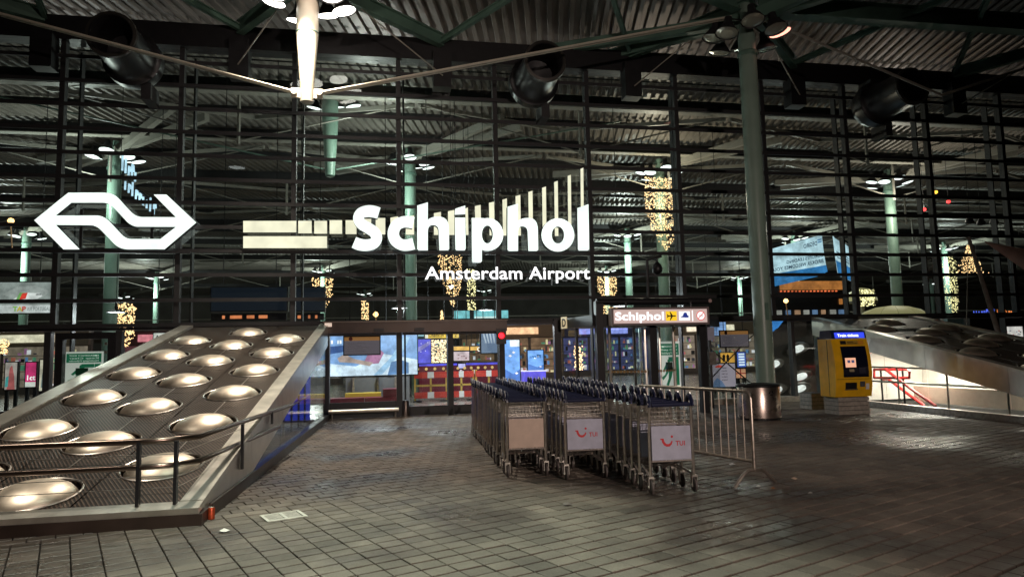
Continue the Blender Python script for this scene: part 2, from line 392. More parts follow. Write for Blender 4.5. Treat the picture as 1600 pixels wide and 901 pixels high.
# transverse girders of the hall, pale lower flange, dark web
for y in (22.2, 27.2, 33.5, 39.5, 45.5, 53.0, 61.0, 72.0, 85.0):
    part('beam', MB().box(-60, 100, y-.06, y+.06, 9.98, 10.4), DARK, roof)
    part('flange', MB().box(-60, 100, y-.17, y+.17, 9.94, 9.975), PALE, roof)
for y in (24.7, 30.2, 36.5, 42.5, 49, 57): part('purlin', MB().box(-60, 100, y-.05, y+.05, 10.24, 10.40), DARK, roof)
for y in (22.6, 28.0, 33.9, 39.9, 45.9, 53.4, 61.4, 72.4):
    for k in range(-5, 9):
        xc_ = 1.2+k*11.4+(5.7 if y in (22.6, 33.9, 45.9, 61.4) else 0)
        if not -75 < proj((xc_, y, 9))[0] < 1750: continue
        for sx in (-1, 1):
            part('tie_rod', MB().tube([(xc_,y,8.5),(xc_+sx*5.6,y,10.0)], .028, 5), PALE, roof)
        part('strut', MB().tube([(xc_,y,8.4),(xc_,y,10.2)], .06, 6), PALE, roof)
        for sx in (-1, 1): part('brace', MB().beam((xc_+sx*5.6,y,9.95), (xc_,y+2.8,10.25), .08, .14), PALE, roof)
# thin sag bars under the deck, just behind the glass
for k in range(3): part('sag_bar', MB().tube([(-40,18.9+k*.75,10.28),(60,18.9+k*.75,10.28)], .025, 5), DARK, roof)

# ================================================================== columns and lamps
def lamp_ring(parent, c, n=7, r=.80, rad=.27, lens=LENSW, skew=0, lit=None, off=0):
    for k in range(n):
        a = 2*math.pi*(k+off)/n+skew; dz = (.10 if k % 2 else -.05)
        p = Vector((c.x+r*math.cos(a), c.y+r*math.sin(a), c.z+dz)); ax = Vector((math.cos(a)*.22, math.sin(a)*.22, -1)).normalized()
        mb = MB(); mb.lathe([(.05,-.42),(.09,-.40),(.10,-.24),(.20,-.10),(rad,.02),(rad+.015,.04)], p, ax, 14)
        mb.tube([p-ax*.38, Vector((c.x, c.y, c.z+.45))], .022, 5)
        L = part('lamp', mb, DARK, parent, True)
        lm = lens if lit is None or k in lit else LENSOFF
        part('lens', MB().lathe([(.001,.05),(rad*.6,.045),(rad-.01,.02)], p, ax, 14), lm, L)
def lampcol(label, X, Y, zh=9.45, r=.25, lens=LENSW, power=0, n=7, zl=None, col=(.93,1,.93), lit=None, skew=.2, group='lamp columns of the hall'):
    t = thing('lamp_column', label, 'column', (X, Y, 0), group)
    mb = MB(); mb.lathe([(r*1.15,0),(r*1.15,.05),(r,.06),(r*.98,zh),(r*.7,zh+.25),(r*.7,10.1)], (X,Y,0), (0,0,1), 18, close=True); part('shaft', mb, GREEN if Y > 20 else mat('grey_green_paint', (.19,.27,.225), .38, noise=.12, nscale=2), t, True)
    part('collar', MB().lathe([(r+.02,zh-.5),(r+.03,zh-.48),(r+.03,zh-.40),(r+.02,zh-.38)], (X,Y,0), (0,0,1), 18), GREEND, t)
    hd = MB()
    for a in range(4):
        d = Vector((math.cos(R(38+90*a if a%2 else 142-90*a)), math.sin(R(38+90*a if a%2 else 142-90*a)), 0))
        hd.beam(Vector((X,Y,9.72)), Vector((X,Y,10.15))+d*5.2, .20, .28)
    part('branch', hd, GREEND if Y < 20 else PALE, t)
    lamp_ring(t, Vector((X,Y,zh-.02)), n, lens=lens, skew=skew, lit=lit)
    if power:
        ld = bpy.data.lights.new('lamp_glow', 'POINT'); ld.energy = power; ld.color = col; ld.shadow_soft_size = .15
        lo = bpy.data.objects.new('lamp_glow', ld); COL.objects.link(lo); lo.parent = t; lo.location = (-.75, -1.3, 7.9)
    return t
out_col = lampcol('thick green column outside the glass beside the steel bin', 8.98, 15.0, 9.25, .215, LENSPK, 0, 8, lit=(7,), skew=.45, group=None)
part('bolt_plate', MB().box(8.94,9.02,14.77,14.80,2.2,2.6), GREEND, out_col)
lampcol('mint column behind the double-arrow sign', -10.2, 28.45, power=430)
lampcol('mint column behind the letter h of the big airport sign', 1.16, 28.1, power=330)
lampcol('mint column wrapped at its top in a wide curtain of fairy lights', 12.34, 28.46, power=500, col=(1,.85,.66))
lampcol('mint column seen past the blue banners', 24.5, 28.9, power=460, col=(1,.86,.74))
for (lb, px, py, pw) in (('slim mint column above the airline billboard', 42, 370, 1300), ('slim mint column between airport sign and camera arm', 980, 370, 1300),
                         ('mint column behind the white and blue banners', 1240, 375, 1300), ('mint column with a tall glittering strip of pale fairy lights', 1475, 390, 1300),
                         ('far mint column above the white newsagent sign', 245, 435, 1600), ('far mint column over a short fairy light curtain by the dark train boards', 505, 425, 1600),
                         ('far mint column over a fairy light curtain beside the sliding door sign', 948, 425, 1600), ('far mint column above the blue flight screen', 1155, 435, 1600),
                         ('farthest mint column above the emergency exit door', 195, 465, 0), ('farthest mint column over a tiny fairy strip', 570, 460, 0), ('farthest mint column above the cyan light sign', 757, 455, 0),
                         ('far mint column beside a string of small shop lights', 1455, 443, 0)):
    p = gnd(px, py, 9.45); lampcol(lb, p.x, p.y, power=pw, n=6)
# the hanging king post with its tie rods
kp = thing('king_post', 'cream tapered king post hanging from the roof with lit lamps and tie rods', 'king post', (KH.x, KH.y, atY(483,160,KH.y).z))
zb = atY(483, 162, KH.y).z; zt = 10.1
part('shaft', MB().lathe([(.10,zb),(.145,zb+.03),(.15,zb+.35),(.24,zb+1.6),(.245,zt)], (KH.x,KH.y,0), (0,0,1), 20, close=True), CREAM, kp, True)
part('seam_ring', MB().lathe([(.243,zb+1.60),(.25,zb+1.61),(.25,zb+1.63),(.243,zb+1.64)], (KH.x,KH.y,0), (0,0,1), 20), GREEND, kp)
part('lug', MB().box(KH.x-.34,KH.x+.34,KH.y-.03,KH.y+.03,zb+.12,zb+.34), CREAM, kp)
for sx, tgt in ((1, Vector((CH.x-.5, CH.y, 9.75))), (-1, Vector((K0.x, K0.y, 9.85)))):
    for s in (-.05, .05):
        a = Vector((KH.x+sx*.26, KH.y+s, zb+.24)); part('tie_rod', MB().tube([a, tgt+Vector((0,s,0))], .03, 8), CREAM, kp, True)
    part('pin', MB().tube([(KH.x+sx*.27,KH.y-.10,zb+.24),(KH.x+sx*.27,KH.y+.10,zb+.24)], .07, 12), CREAM, kp, True)
lamp_ring(kp, Vector((KH.x, KH.y, 9.50)), 7, lens=LENS, skew=.15)
ld = bpy.data.lights.new('lamp_glow', 'SPOT'); ld.energy = 3600; ld.spot_size = R(104); ld.spot_blend = .85; ld.color = (1,.87,.70); ld.shadow_soft_size = .2
lo = bpy.data.objects.new('lamp_glow', ld); COL.objects.link(lo); lo.parent = kp; lo.location = (-.1,-.82,9.44-kp.location.z)
ld = bpy.data.lights.new('lamp_spill', 'POINT'); ld.energy = 90; ld.color = (1,.80,.68); ld.shadow_soft_size = .03
lo = bpy.data.objects.new('lamp_spill', ld); COL.objects.link(lo); lo.parent = kp; lo.location = (.5,-1.3,9.15-kp.location.z)
ki = thing('king_post', 'mint tapered king post hanging inside the hall behind the glass', 'king post', (atY(516,275,23.6).x, 23.6, 7.6))
kX, kY = atY(516,220,23.6).x, 23.6; kzb = atY(516,276,23.6).z
part('shaft', MB().lathe([(.12,kzb),(.16,kzb+.03),(.17,kzb+.3),(.27,kzb+1.9),(.27,10.3)], (kX,kY,0), (0,0,1), 18, close=True), GREEN, ki, True)
for sx in (1,-1): part('tie_rod', MB().tube([(kX+sx*.2,kY,kzb+.25),(kX+sx*10.5,kY,10.05)], .03, 6), GREEN, ki, True)
lamp_ring(ki, Vector((kX,kY,atY(516,158,23.6).z)), 6, lens=LENSW, skew=.3)
ld = bpy.data.lights.new('lamp_glow', 'POINT'); ld.energy = 300; ld.color = (.95,1,.92); ld.shadow_soft_size = .12
lo = bpy.data.objects.new('lamp_glow', ld); COL.objects.link(lo); lo.parent = ki; lo.location = (1.2, -1.2, .6)
# rods from the green column head down to the right and thin stays to the hanger plates
st = thing('roof_stays', 'thin steel stay rods running from the beams down to the glass front', 'stay rods', (4, 16, 9))
part('tie_rod', MB().tube([CH+Vector((.45,0,-.35)), Vector((14.5,15.0,8.05))], .035, 8), PALE, st, True)
part('tie_rod', MB().tube([Vector((14.5,15.0,8.05)), C2+Vector((0,0,-.3))], .035, 8), PALE, st, True)
for a, b in ((CH, nodes[4]), (CH, nodes[5]), (KH, nodes[2]), (KH, nodes[3]), (C2, nodes[6])):
    p = a.lerp(b, .35); part('stay', MB().tube([p-Vector((0,0,.15)), Vector((b.x, 17.5, 8.9))], .018, 6), PALE, st)
# roof lamps over the forecourt (out of the picture above the paving), same kind as on the king post
for lb, fxx, fyy, pw, ang, c in (('round floodlight hung under the roof above the drain', -.1, 4.9, 5600, 50, (.82,1,.84)), ('round floodlight hung under the roof before the domed canopy', -5.9, 6.8, 2700, 62, (1,.90,.74))):
    fl = thing('forecourt_lamp', lb, 'lamp', (fxx, fyy, 9.2), 'forecourt floodlights')
    L_ = part('lamp', MB().lathe([(.06,10.4),(.06,9.75),(.18,9.6),(.34,9.35),(.36,9.30)], (fxx,fyy,0), (0,0,1), 18), DARK, fl, True)
    part('lens', MB().lathe([(.001,9.33),(.33,9.34)], (fxx,fyy,0), (0,0,1), 18), LENSW, L_)
    ld = bpy.data.lights.new('lamp_glow', 'SPOT'); ld.energy = pw; ld.spot_size = R(ang); ld.spot_blend = .9; ld.color = c; ld.shadow_soft_size = .3
    lo = bpy.data.objects.new('lamp_glow', ld); COL.objects.link(lo); lo.parent = fl; lo.location = (0,0,.05)

sl_ = thing('street_lamp', 'tall forecourt street lamp with one warm lantern', 'street lamp', (4.5, -7.5, 0))
part('pole', MB().lathe([(.12,0),(.10,.3),(.06,5.4)], (4.5,-7.5,0), (0,0,1), 12, close=True), DARK, sl_, True)
part('lantern', MB().lathe([(.06,5.4),(.24,5.55),(.26,5.6),(.05,5.8)], (4.5,-7.5,0), (0,0,1), 12), DARK, sl_, True)
ld = bpy.data.lights.new('lamp_glow', 'SPOT'); ld.energy = 4600; ld.spot_size = R(80); ld.spot_blend = .8; ld.color = (1,.80,.70); ld.shadow_soft_size = .12
lo = bpy.data.objects.new('lamp_glow', ld); COL.objects.link(lo); lo.parent = sl_; lo.location = (0,.1,5.35)
lo.rotation_euler = (Vector((2.6,10,1.2))-Vector((4.5,-7.4,5.35))).to_track_quat('-Z','Y').to_euler()

# ================================================================== glass front
fac = thing('glass_facade', 'tall dark-framed glass curtain wall across the station hall', 'glass facade', (4, YF, 0))
MX = [-15.8,-13.1,-10.4,-7.66,-4.94,-2.21,.45,3.06,5.69,8.37,11.1,13.84,16.71,19.44,22.2,25.0]
TZ = [2.41,3.01]+[3.63+.60*k for k in range(10)]
for x in MX:
    part('mullion', MB().box(x-.06, x+.06, YF-.08, YF+.10, 2.46, 9.42), DARK, fac)
    part('rear_post', MB().box(x+.13, x+.175, YF+.55, YF+.75, .01, 9.42), DARK, fac)
for i, z in enumerate(TZ):
    part('transom', MB().box(-16.5, 25.5, YF-.13, YF-.085, z-.046, z+.046), DARK, fac)
zs = TZ+[9.42]
for i in range(len(MX)-1):
    for k in range(len(zs)-1):
        a0, a1, b0, b1 = MX[i]+.062, MX[i+1]-.062, zs[k]+.002, zs[k+1]-.002; w0, w1, w2 = (random.uniform(-.006,.006) for _ in range(3))
        q = [(a0,YF-.006+w0,b0),(a1,YF-.006+w1,b0),(a1,YF+.006+w1,b0),(a0,YF+.006+w0,b0)]
        part('pane', MB().hexa([Vector(p) for p in q]+[Vector((p[0],p[1]+w2,b1)) for p in q]), GLASS, fac)
part('sill_beam', MB().box(-16.5, 25.5, YF-.10, YF+.2, 2.30, 2.362), BLACK, fac)
# lower glazing outside the stair canopies
xl = [-15.8, fx(-60), fx(80), fx(190), -4.9]
for a, b in zip(xl[:2]+xl[3:4], xl[1:3]+xl[4:5]):
    part('pane', MB().box(a+.06, b-.06, YF-.006, YF+.006, .47, 2.29), GLASS, fac)
    part('kick_panel', MB().box(a+.06, b-.06, YF-.05, YF+.05, .06, .36), mat('green_kick', (.02,.12,.035), .5, noise=.3), fac)
    part('bottom_rail', MB().box(a-.05, b+.05, YF-.09, YF+.09, .365, .46), DARK, fac)
for x in xl: part('mullion', MB().box(x-.07, x+.07, YF-.09, YF+.10, .0, 2.29), DARK, fac)
xr = [9.0, fx(1232), fx(1272)]
for a, b in zip(xr[:-1], xr[1:]):
    part('pane', MB().box(a+.05, b-.05, YF-.006, YF+.006, .15, 2.29), GLASS, fac)
for x in xr: part('mullion', MB().box(x-.05, x+.05, YF-.09, YF+.10, .0, 2.29), DARK, fac)
part('base_kerb', MB().box(8.6, xr[-1], YF-.2, YF+.2, .0, .14), STONE, fac)
for xa in (-22.5, 16.2): part('pane', MB().box(xa, xa+6.6, YF-.006, YF+.006, .05, 2.29), GLASS, fac)

# ================================================================== signs on the glass front
def fp(px, py, y): return atY(px, py, y)
def facefn(y): return lambda x, z: atY(x, z, y)
# double-arrow railway sign
ns = thing('double_arrow_sign', 'large glowing white double-arrow railway emblem on the glass front', 'sign', atY(180, 390, YF-.3))
def zp(a, b): return (a/3.0, 280+b/3.0)
def arc(p0, c, p1, n=5):
    return [((1-t)**2*p0[0]+2*t*(1-t)*c[0]+t*t*p1[0], (1-t)**2*p0[1]+2*t*(1-t)*c[1]+t*t*p1[1]) for t in [i/n for i in range(n+1)]]
outer = [(160,192),(320,63)]+arc((490,63),(530,63),(556,90))+arc((610,148),(635,176),(665,177))+[(825,178),(720,72),(780,72),(920,203),(772,328)]+arc((600,328),(560,328),(535,302))+arc((480,245),(455,216),(425,215))+[(262,214),(373,328),(297,328)]
inner = [(262,170),(335,110)]+arc((480,110),(510,110),(530,130))+arc((585,188),(612,221),(645,222))+[(825,223),(752,280)]+arc((615,280),(590,280),(570,258))+arc((520,205),(490,171),(455,170))
def filled(outer, holes, fn, ext):
    bm = bmesh.new(); es = []
    for loop in [outer]+holes:
        vs = [bm.verts.new((p[0], p[1], 0)) for p in loop]
        es += [bm.edges.new((vs[i], vs[(i+1)%len(vs)])) for i in range(len(vs))]
    bmesh.ops.triangle_fill(bm, edges=es, use_beauty=True)
    fs = [[(v.co.x, v.co.y) for v in f.verts] for f in bm.faces]; bm.free()
    return solid(fs, fn, ext)
part('face', filled([zp(*p) for p in outer], [[zp(*p) for p in inner]], facefn(YF-.42), (0,.16,0)), [SIGNW, DARK], ns)
part('bracket', MB().box(fx(70), fx(300), YF-.24, YF-.14, fz(180,397), fz(180,397)+.05), DARK, ns)
for px in (130, 240): part('bracket', MB().box(fx(px)-.03, fx(px)+.03, YF-.25, YF-.2, fz(px,397)+.06, fz(px,330)), DARK, ns)
# airport name
ap = thing('airport_sign', 'huge glowing white airport name in box letters with cream bars behind', 'sign', atY(730, 392, YF-.3))
boxes = dict(zip(range(8), [(550,599,320,392.5),(604,647.5,337,392.5),(652,702,316,391),(710.5,727,321,391),(737,786.5,340.5,410),(793,841,318,392),(846,897.5,341,393),(902,919.5,320,391.5)]))
for k, ch in enumerate('Schiphol'):
    x0, x1, y0, y1 = boxes[k]
    if ch in 'il':
        sl = 5
        polys = [[(x0,y0+sl),(x1,y0-1),(x1+1.2,y1-2),(x1-1.5,y1),(x0+2.5,y1),(x0+1,y1-2)]] if ch == 'l' else [[(x0+1,y0+5),(x1,y0),(x1,y0+13.5),(x0,y0+14.5)],[(x0+.6,y0+19),(x1,y0+19),(x1+.6,y1-2),(x1-1,y1),(x0+2.5,y1),(x0+1,y1-2)]]
    elif ch == 'h':
        sw = 16.5; xm = y0+24
        polys = None
        outl = [(x0,y0+5),(x0+sw,y0),(x0+sw,xm+3)]+arc((x0+sw,xm+3),(x0+sw+6,xm-1.5),(x0+sw+14,xm-1.5),4)+arc((x0+sw+17,xm-1.5),(x1-.5,xm-1.5),(x1-.5,xm+18),6)+[(x1,y1-2),(x1-2,y1),(x1-sw+1,y1)]+arc((x1-sw,xm+22),(x1-sw,xm+11.5),(x1-sw-8.5,xm+11.5),5)+arc((x1-sw-9,xm+11.5),(x0+sw,xm+11.5),(x0+sw,xm+22),5)+[(x0+sw,y1),(x0+2,y1),(x0,y1-2)]
    elif ch == 'p':
        sw = 16.0
    if ch == 'h':
        mbx = filled(outl, [], facefn(YF-.52), (0,.18,0))
    elif ch in 'il':
        mbx = MB()
        for q in polys: mbx_ = filled(q, [], facefn(YF-.52), (0,.18,0)); o_ = len(mbx.v); mbx.v += mbx_.v; mbx.f += [tuple(i+o_ for i in f) for f in mbx_.f]; mbx.mi += mbx_.mi
    elif ch == 'p':
        yb = 392.0; cy_ = (y0+yb)/2
        def ell(cx, cy, rx, ry, a0, a1, n): return [(cx+rx*math.cos(R(a0+(a1-a0)*i/n)), cy+ry*math.sin(R(a0+(a1-a0)*i/n))) for i in range(n+1)]
        bowl = ell(x1-24.5, cy_, 24.5, (yb-y0)/2, -115, 110, 18)
        outl = [(x0,y0),(x0+14.5,y0),(x0+15,y0+4.5)]+bowl+[(x0+16,yb-3.5),(x0+16,y1-2),(x0+14,y1),(x0+1.5,y1),(x0+.5,y1-2)]
        mbx = filled(outl, [ell(x1-25, cy_, 8.6, 14, 0, 340, 17)], facefn(YF-.52), (0,.18,0))
    elif ch == 'o':
        cx_, cy_ = (x0+x1)/2, (y0+y1)/2
        mbx = filled(ell(cx_, cy_, (x1-x0)/2, (y1-y0)/2, 0, 350, 35), [ell(cx_, cy_, 9.6, 13.3, 0, 345, 23)], facefn(YF-.52), (0,.18,0))
    else:
        if ch == 'S':   # centre line stroke
            cl = [(592,333),(583,330.5),(574,330),(564,333),(560,341),(565,350),(575,356),(585,363),(588.5,372),(584,380),(573,383),(562,382),(553,378.5)]; wd = [9,9.3,9.2,8.6,8.3,8.5,8.8,8.8,8.6,8.6,9,9.2,9]
        else:
            cl = [(646,348),(638,346.5),(629,347),(619,352.5),(614.5,364.5),(618,375.5),(627,382),(637,382.6),(646.5,380.5)]; wd = [9,9.2,8.8,8.8,9,9,8.8,9,9.2]
        # smooth the stroke
        def cr(P, n=6):
            out = []
            for i in range(len(P)-1):
                p0, p1, p2, p3 = P[max(i-1,0)], P[i], P[i+1], P[min(i+2,len(P)-1)]
                for j in range(n):
                    t = j/n; out.append(tuple(.5*((2*p1[q])+(-p0[q]+p2[q])*t+(2*p0[q]-5*p1[q]+4*p2[q]-p3[q])*t*t+(-p0[q]+3*p1[q]-3*p2[q]+p3[q])*t**3) for q in range(3)))
            out.append(P[-1]); return out
        P = cr([(a, b, c) for (a, b), c in zip(cl, wd)]); A, B = [], []
        for i, (a, b, c) in enumerate(P):
            q0, q1 = P[max(i-1,0)], P[min(i+1,len(P)-1)]; dx, dy = q1[0]-q0[0], q1[1]-q0[1]; L = math.hypot(dx, dy)
            A.append((a-dy/L*c, b+dx/L*c)); B.append((a+dy/L*c, b-dx/L*c))
        fs = [[A[i], A[i+1], B[i+1], B[i]] for i in range(len(P)-1)]
        mbx = solid(fs, facefn(YF-.52), (0,.18,0))
    part('letter', mbx, [SIGNW, DARK], ap)
bars = [(380,463,345,363),(380,511,369,387.5),(466,487,345,364.5),(491,511,345,365),(515,534.5,344,365.3),(540,557,344,365.7),(568,580,342,366),(587,602,340.5,366.2),(610,622,338,366.5),(634,647,336.5,366.5),(678,689,331,367),(700,710,328,367),(727,731,324,367),(742,751,320,367.5),(764,772,315,367.7),(785,792,310,368),(805.5,813,304.5,368),(825.5,832,298,368.3),(847,853,291.5,368.5),(866,871.5,282.5,368.7),(887,892,273,369),(907,911.5,262,369)]
for x0, x1, y0, y1 in bars:
    part('bar', filled([(x0,y0+(2 if x0>600 else 0)),(x1,y0),(x1+(1 if x0>700 else 0),y1),(x0+(1 if x0>700 else 0),y1)], [], facefn(YF-.30), (0,.08,0)), [SIGNY, DARK], ap)
p = atY(664, 436, YF-.3); q = atY(922, 436, YF-.3)
g = glyphs('Amsterdam Airport', .012); gx0, gx1 = g[0][0], g[-1][1]; kx = (q.x-p.x)/(gx1-gx0); kz = (atY(664,415.5,YF-.3).z-p.z)/.73
for a, b, fs in g:
    part('letter', solid(fs, lambda x, z: Vector((p.x+(x-gx0)*kx, YF-.3, p.z+z*kz)), (0,.06,0)), [SIGNC, DARK], ap)
part('bracket', MB().box(fx(375), fx(925), YF-.22, YF-.15, fz(640,397)-.03, fz(640,397)+.04), DARK, ap)

# jet-shaped ventilators under the roof edge
for lb, b, f_ in (('black tubular ventilator with white glint above the double-arrow sign', (205,91), (177,57)),
                  ('black tubular ventilator above the airport name', (835,126), (857,97)),
                  ('black tubular ventilator above the blue banners', (1376,160), (1413,131))):
    c = atY(*b, 17.1); t = thing('roof_ventilator', lb, 'ventilator', (c.x, c.y, c.z-.7), 'ventilators under the roof edge')
    ax = (0,-1,0)
    part('casing', MB().lathe([(.30,-.7),(.56,-.55),(.66,-.3),(.66,-.02),(.60,.0),(.53,.1),(.50,1.15),(.52,1.18),(.52,1.24),(.44,1.25),(.42,1.15),(.42,.3),(.001,.25)], c, ax, 28), mat('vent_black', (.016,.016,.018), .42, .3), t, True)
    part('rim', MB().lathe([(.525,1.17),(.54,1.2),(.525,1.255),(.46,1.262)], c, ax, 28), mat('vent_rim', (.07,.065,.06), .35, .7), t, True)
    part('bracket', MB().box(c.x-.12, c.x+.12, 17.3, YF-.14, c.z+.5, 9.43), DARK, t)
    part('service_box', MB().box(c.x+.2, c.x+.42, 17.2, YF-.14, c.z-.95, c.z-.55), DARK, t)

# ================================================================== stair canopies with steel domes
MESH = stripes_mat('grating', (.009,.007,.006), (.11,.078,.060), 30.0, (.83,.42,.36))
def canopy(label, edge, side, rail):
    LEN, H0, H1, y1 = 10.88, 2.36, .15, 7.09
    t = thing('stair_canopy', label, 'canopy', (edge(12)+side*1.7, 12, 0), 'stair canopies')
    sl = math.hypot(LEN, H0-H1)
    def P(u, s, h=0.0):     # u: distance inward from the inner edge, s: down the slope, h: above the slope
        y = YF-.14-s*LEN/sl*(LEN-.14)/LEN
        return Vector((edge(y)+side*u, y-h*.2, H0-(H0-H1)*s/sl+h*.98))
    SL = sl; W_ = 3.42
    us = {0: .55, 1: 1.53, 2: 2.51}
    cw = .98; ch_ = 1.57; rad = .415
    for c, u in us.items():
        s0 = 2.05 if c != 1 else 1.11
        k = -1
        while True:
            s = s0+k*ch_; k += 1
            a, b = s-ch_/2, s+ch_/2
            aa, bb = max(a, .12), min(b, SL-.12)
            if aa > SL-.2: break
            if bb < .15: continue
            u0 = u-cw/2+.008; u1 = u+cw/2-.008; aa += .008; bb -= .008
            hole = s-rad >= .16 and s+rad+.02 <= SL-.12
            n = 24; mb = MB()
            if hole:
                r = min(rad, cw/2-.03); ring = []; rect = []
                for i in range(n):
                    th = 2*math.pi*(i+.5)/n; dx, dy = math.cos(th), math.sin(th)
                    ring.append((u+r*dx, s+r*1.02*dy))
                    kx = ((u1-u) if dx > 0 else (u-u0))/max(abs(dx),1e-6); ky = ((bb-s) if dy > 0 else (s-aa))/max(abs(dy),1e-6); kk = min(kx, ky)
                    rect.append((u+dx*kk, s+dy*kk))
                for x in (u0, u1):
                    for y in (aa, bb):
                        i = min(range(n), key=lambda i: (rect[i][0]-x)**2+(rect[i][1]-y)**2); rect[i] = (x, y)
                vs = [P(*p) for p in rect]+[P(*p) for p in ring]+[P(*p, -.10) for p in ring]
                mb.add(vs, [(i,(i+1)%n,(i+1)%n+n,i+n) for i in range(n)]+[(i+n,(i+1)%n+n,(i+1)%n+2*n,i+2*n) for i in range(n)])
                part('panel', mb, MESH, t)
                rr = MB(); rr.tube([P(u+(r)*math.cos(2*math.pi*i/28), s+r*1.02*math.sin(2*math.pi*i/28), .004) for i in range(29)], .012, 5, cap=False); part('rim', rr, STEELD, t, True)
                dm = MB(); prof = [(r*.93,-.09),(r*.90,-.03),(r*.79,.03),(r*.60,.078),(r*.36,.105),(.001,.115)]; N = 28; o_ = 0
                for (q, h) in prof: dm.v += [P(u+q*math.cos(2*math.pi*i/N), s+q*math.sin(2*math.pi*i/N), h) for i in range(N)]
                for j in range(len(prof)-1):
                    for i in range(N): dm.f.append((j*N+i, j*N+(i+1)%N, (j+1)*N+(i+1)%N, (j+1)*N+i)); dm.mi.append(0)
                part('dome', dm, DOME, t, True)
                if s+ch_ < SL-.4: part('seam', MB().hexa([P(u+du, s_, h) for h in (.001,.006) for du, s_ in ((-.006,s+r+.05),(.006,s+r+.05),(.006,s+ch_-r-.05),(-.006,s+ch_-r-.05))]), STEELD, t)
            else:
                mb.add([P(u0,aa),P(u1,aa),P(u1,bb),P(u0,bb)], [(0,1,2,3)]); part('panel', mb, MESH, t)
    part('tray', MB().hexa([P(.02,.02,-.30),P(W_,.02,-.30),P(W_,SL-.05,-.19),P(.02,SL-.05,-.19),P(.02,.02,-.11),P(W_,.02,-.11),P(W_,SL-.05,-.11),P(.02,SL-.05,-.11)]), BLACK, t)
    def plate(name, u0, u1, s0, s1, h0, h1, m=PLATE):
        return part(name, MB().hexa([P(u0,s0,h0),P(u1,s0,h0),P(u1,s1,h0),P(u0,s1,h0),P(u0,s0,h1),P(u1,s0,h1),P(u1,s1,h1),P(u0,s1,h1)]), m, t)
    nseg = 5
    for k in range(nseg):
        a, b = k*SL/nseg+.004, (k+1)*SL/nseg-.004
        if k == nseg-1: b = SL-.125
        plate('edge_plate', -.17, .045, a, b, -.03, .035); plate('edge_plate', W_-.38, W_-.1, a, b, -.03, .035)
        za = P(0,a,-.03); zb_ = P(0,b,-.03); da = min(.46, za.z-.06); db = min(.46, zb_.z-.06)
        q = lambda u, s, d: P(u, s, -.031)-Vector((0,0,d))
        part('side_band', MB().hexa([q(-.165,a,da),q(-.12,a,da),q(-.12,b,db),q(-.165,b,db),q(-.165,a,0),q(-.12,a,0),q(-.12,b,0),q(-.165,b,0)]), STEEL, t)
    plate('front_plate', -.17, W_-.1, SL-.12, SL+.06, -.03, .03)
    part('kerb', MB().hexa([Vector((edge(y1)-side*.2, y1-.06, .0)), Vector((edge(y1)+side*3.5, y1-.06, 0)), Vector((edge(y1)+side*3.5, y1+.3, 0)), Vector((edge(y1)-side*.2, y1+.3, 0)),
         Vector((edge(y1)-side*.2, y1-.06, .11)), Vector((edge(y1)+side*3.5, y1-.06, .11)), Vector((edge(y1)+side*3.5, y1+.3, .11)), Vector((edge(y1)-side*.2, y1+.3, .11))]), BRONZE, t)
    ya, yb = y1+.31, YF-.15
    part('kerb', MB().hexa([Vector((edge(ya)-side*.20, ya, 0)), Vector((edge(ya)-side*.05, ya, 0)), Vector((edge(yb)-side*.05, yb, 0)), Vector((edge(yb)-side*.20, yb, 0)),
         Vector((edge(ya)-side*.20, ya, .13)), Vector((edge(ya)-side*.05, ya, .13)), Vector((edge(yb)-side*.05, yb, .13)), Vector((edge(yb)-side*.20, yb, .13))]), STEELD if side > 0 else BRONZE, t)
    # glass below the band
    for k in range(4):
        a, b = .05+k*2.2, .05+(k+1)*2.2-.03
        A, B = P(-.14,a,-.03), P(-.14,b,-.03)
        za, zb_ = max(A.z-.47,.16), max(B.z-.47,.16)
        part('pane', MB().hexa([Vector((A.x,A.y,.14)),Vector((A.x+side*.012,A.y,.14)),Vector((B.x+side*.012,B.y,.14)),Vector((B.x,B.y,.14)),Vector((A.x,A.y,za)),Vector((A.x+side*.012,A.y,za)),Vector((B.x+side*.012,B.y,zb_)),Vector((B.x,B.y,zb_))]), GLASS2, t)
    if rail:
        c0 = Vector((edge(y1)+side*.05, y1+.06, .22)); 
        pts_f = [Vector((edge(y1)+side*(3.4-k*.5), y1+.06, 0)) for k in range(7)]
        for h, r, ye in ((.59,.030,11.8),(.35,.028,10.7)):
            path = pts_f+[c0.copy()+Vector((side*.25,0,0)), c0.copy()+Vector((side*.06,.05,0)), c0.copy()+Vector((-side*.12,.25,0))]
            path = [Vector((p.x,p.y,.20+h)) for p in path]
            end = Vector((edge(ye)-side*.24, ye, .20+h-.01))
            path += [path[-1].lerp(end, i/4) for i in (1,2,3,4)]
            part('handrail', MB().tube(path, r, 10), mat('rail_bronze', (.20,.15,.125), .28, 1.0), t, True)
        for u, s in ((.40, SL-.06), (.07, SL-.06), (-.19, SL-1.62), (-.20, SL-3.4), (2.3, SL-.06)):
            b0 = P(u, s, .03); part('post', MB().box(b0.x-.015, b0.x+.015, b0.y-.03, b0.y+.03, b0.z if u > 0 else b0.z-.24, .20+.585), BLACK, t)
        for h in (.14,.25,.45): part('cable', MB().tube([Vector((p.x,p.y,.21+h)) for p in (pts_f[0], c0, Vector((edge(9.4)-side*.02,9.4,0)))], .004, 4), STEELD, t)
    return t, P, SL
canW, PW, SLW = canopy('sloping stair canopy with rows of steel domes and a corner handrail', EDGE_L, -1, True)
canE, PE, SLE = canopy('dark sloping stair canopy rising behind the yellow ticket machine', EDGE_R, 1, False)

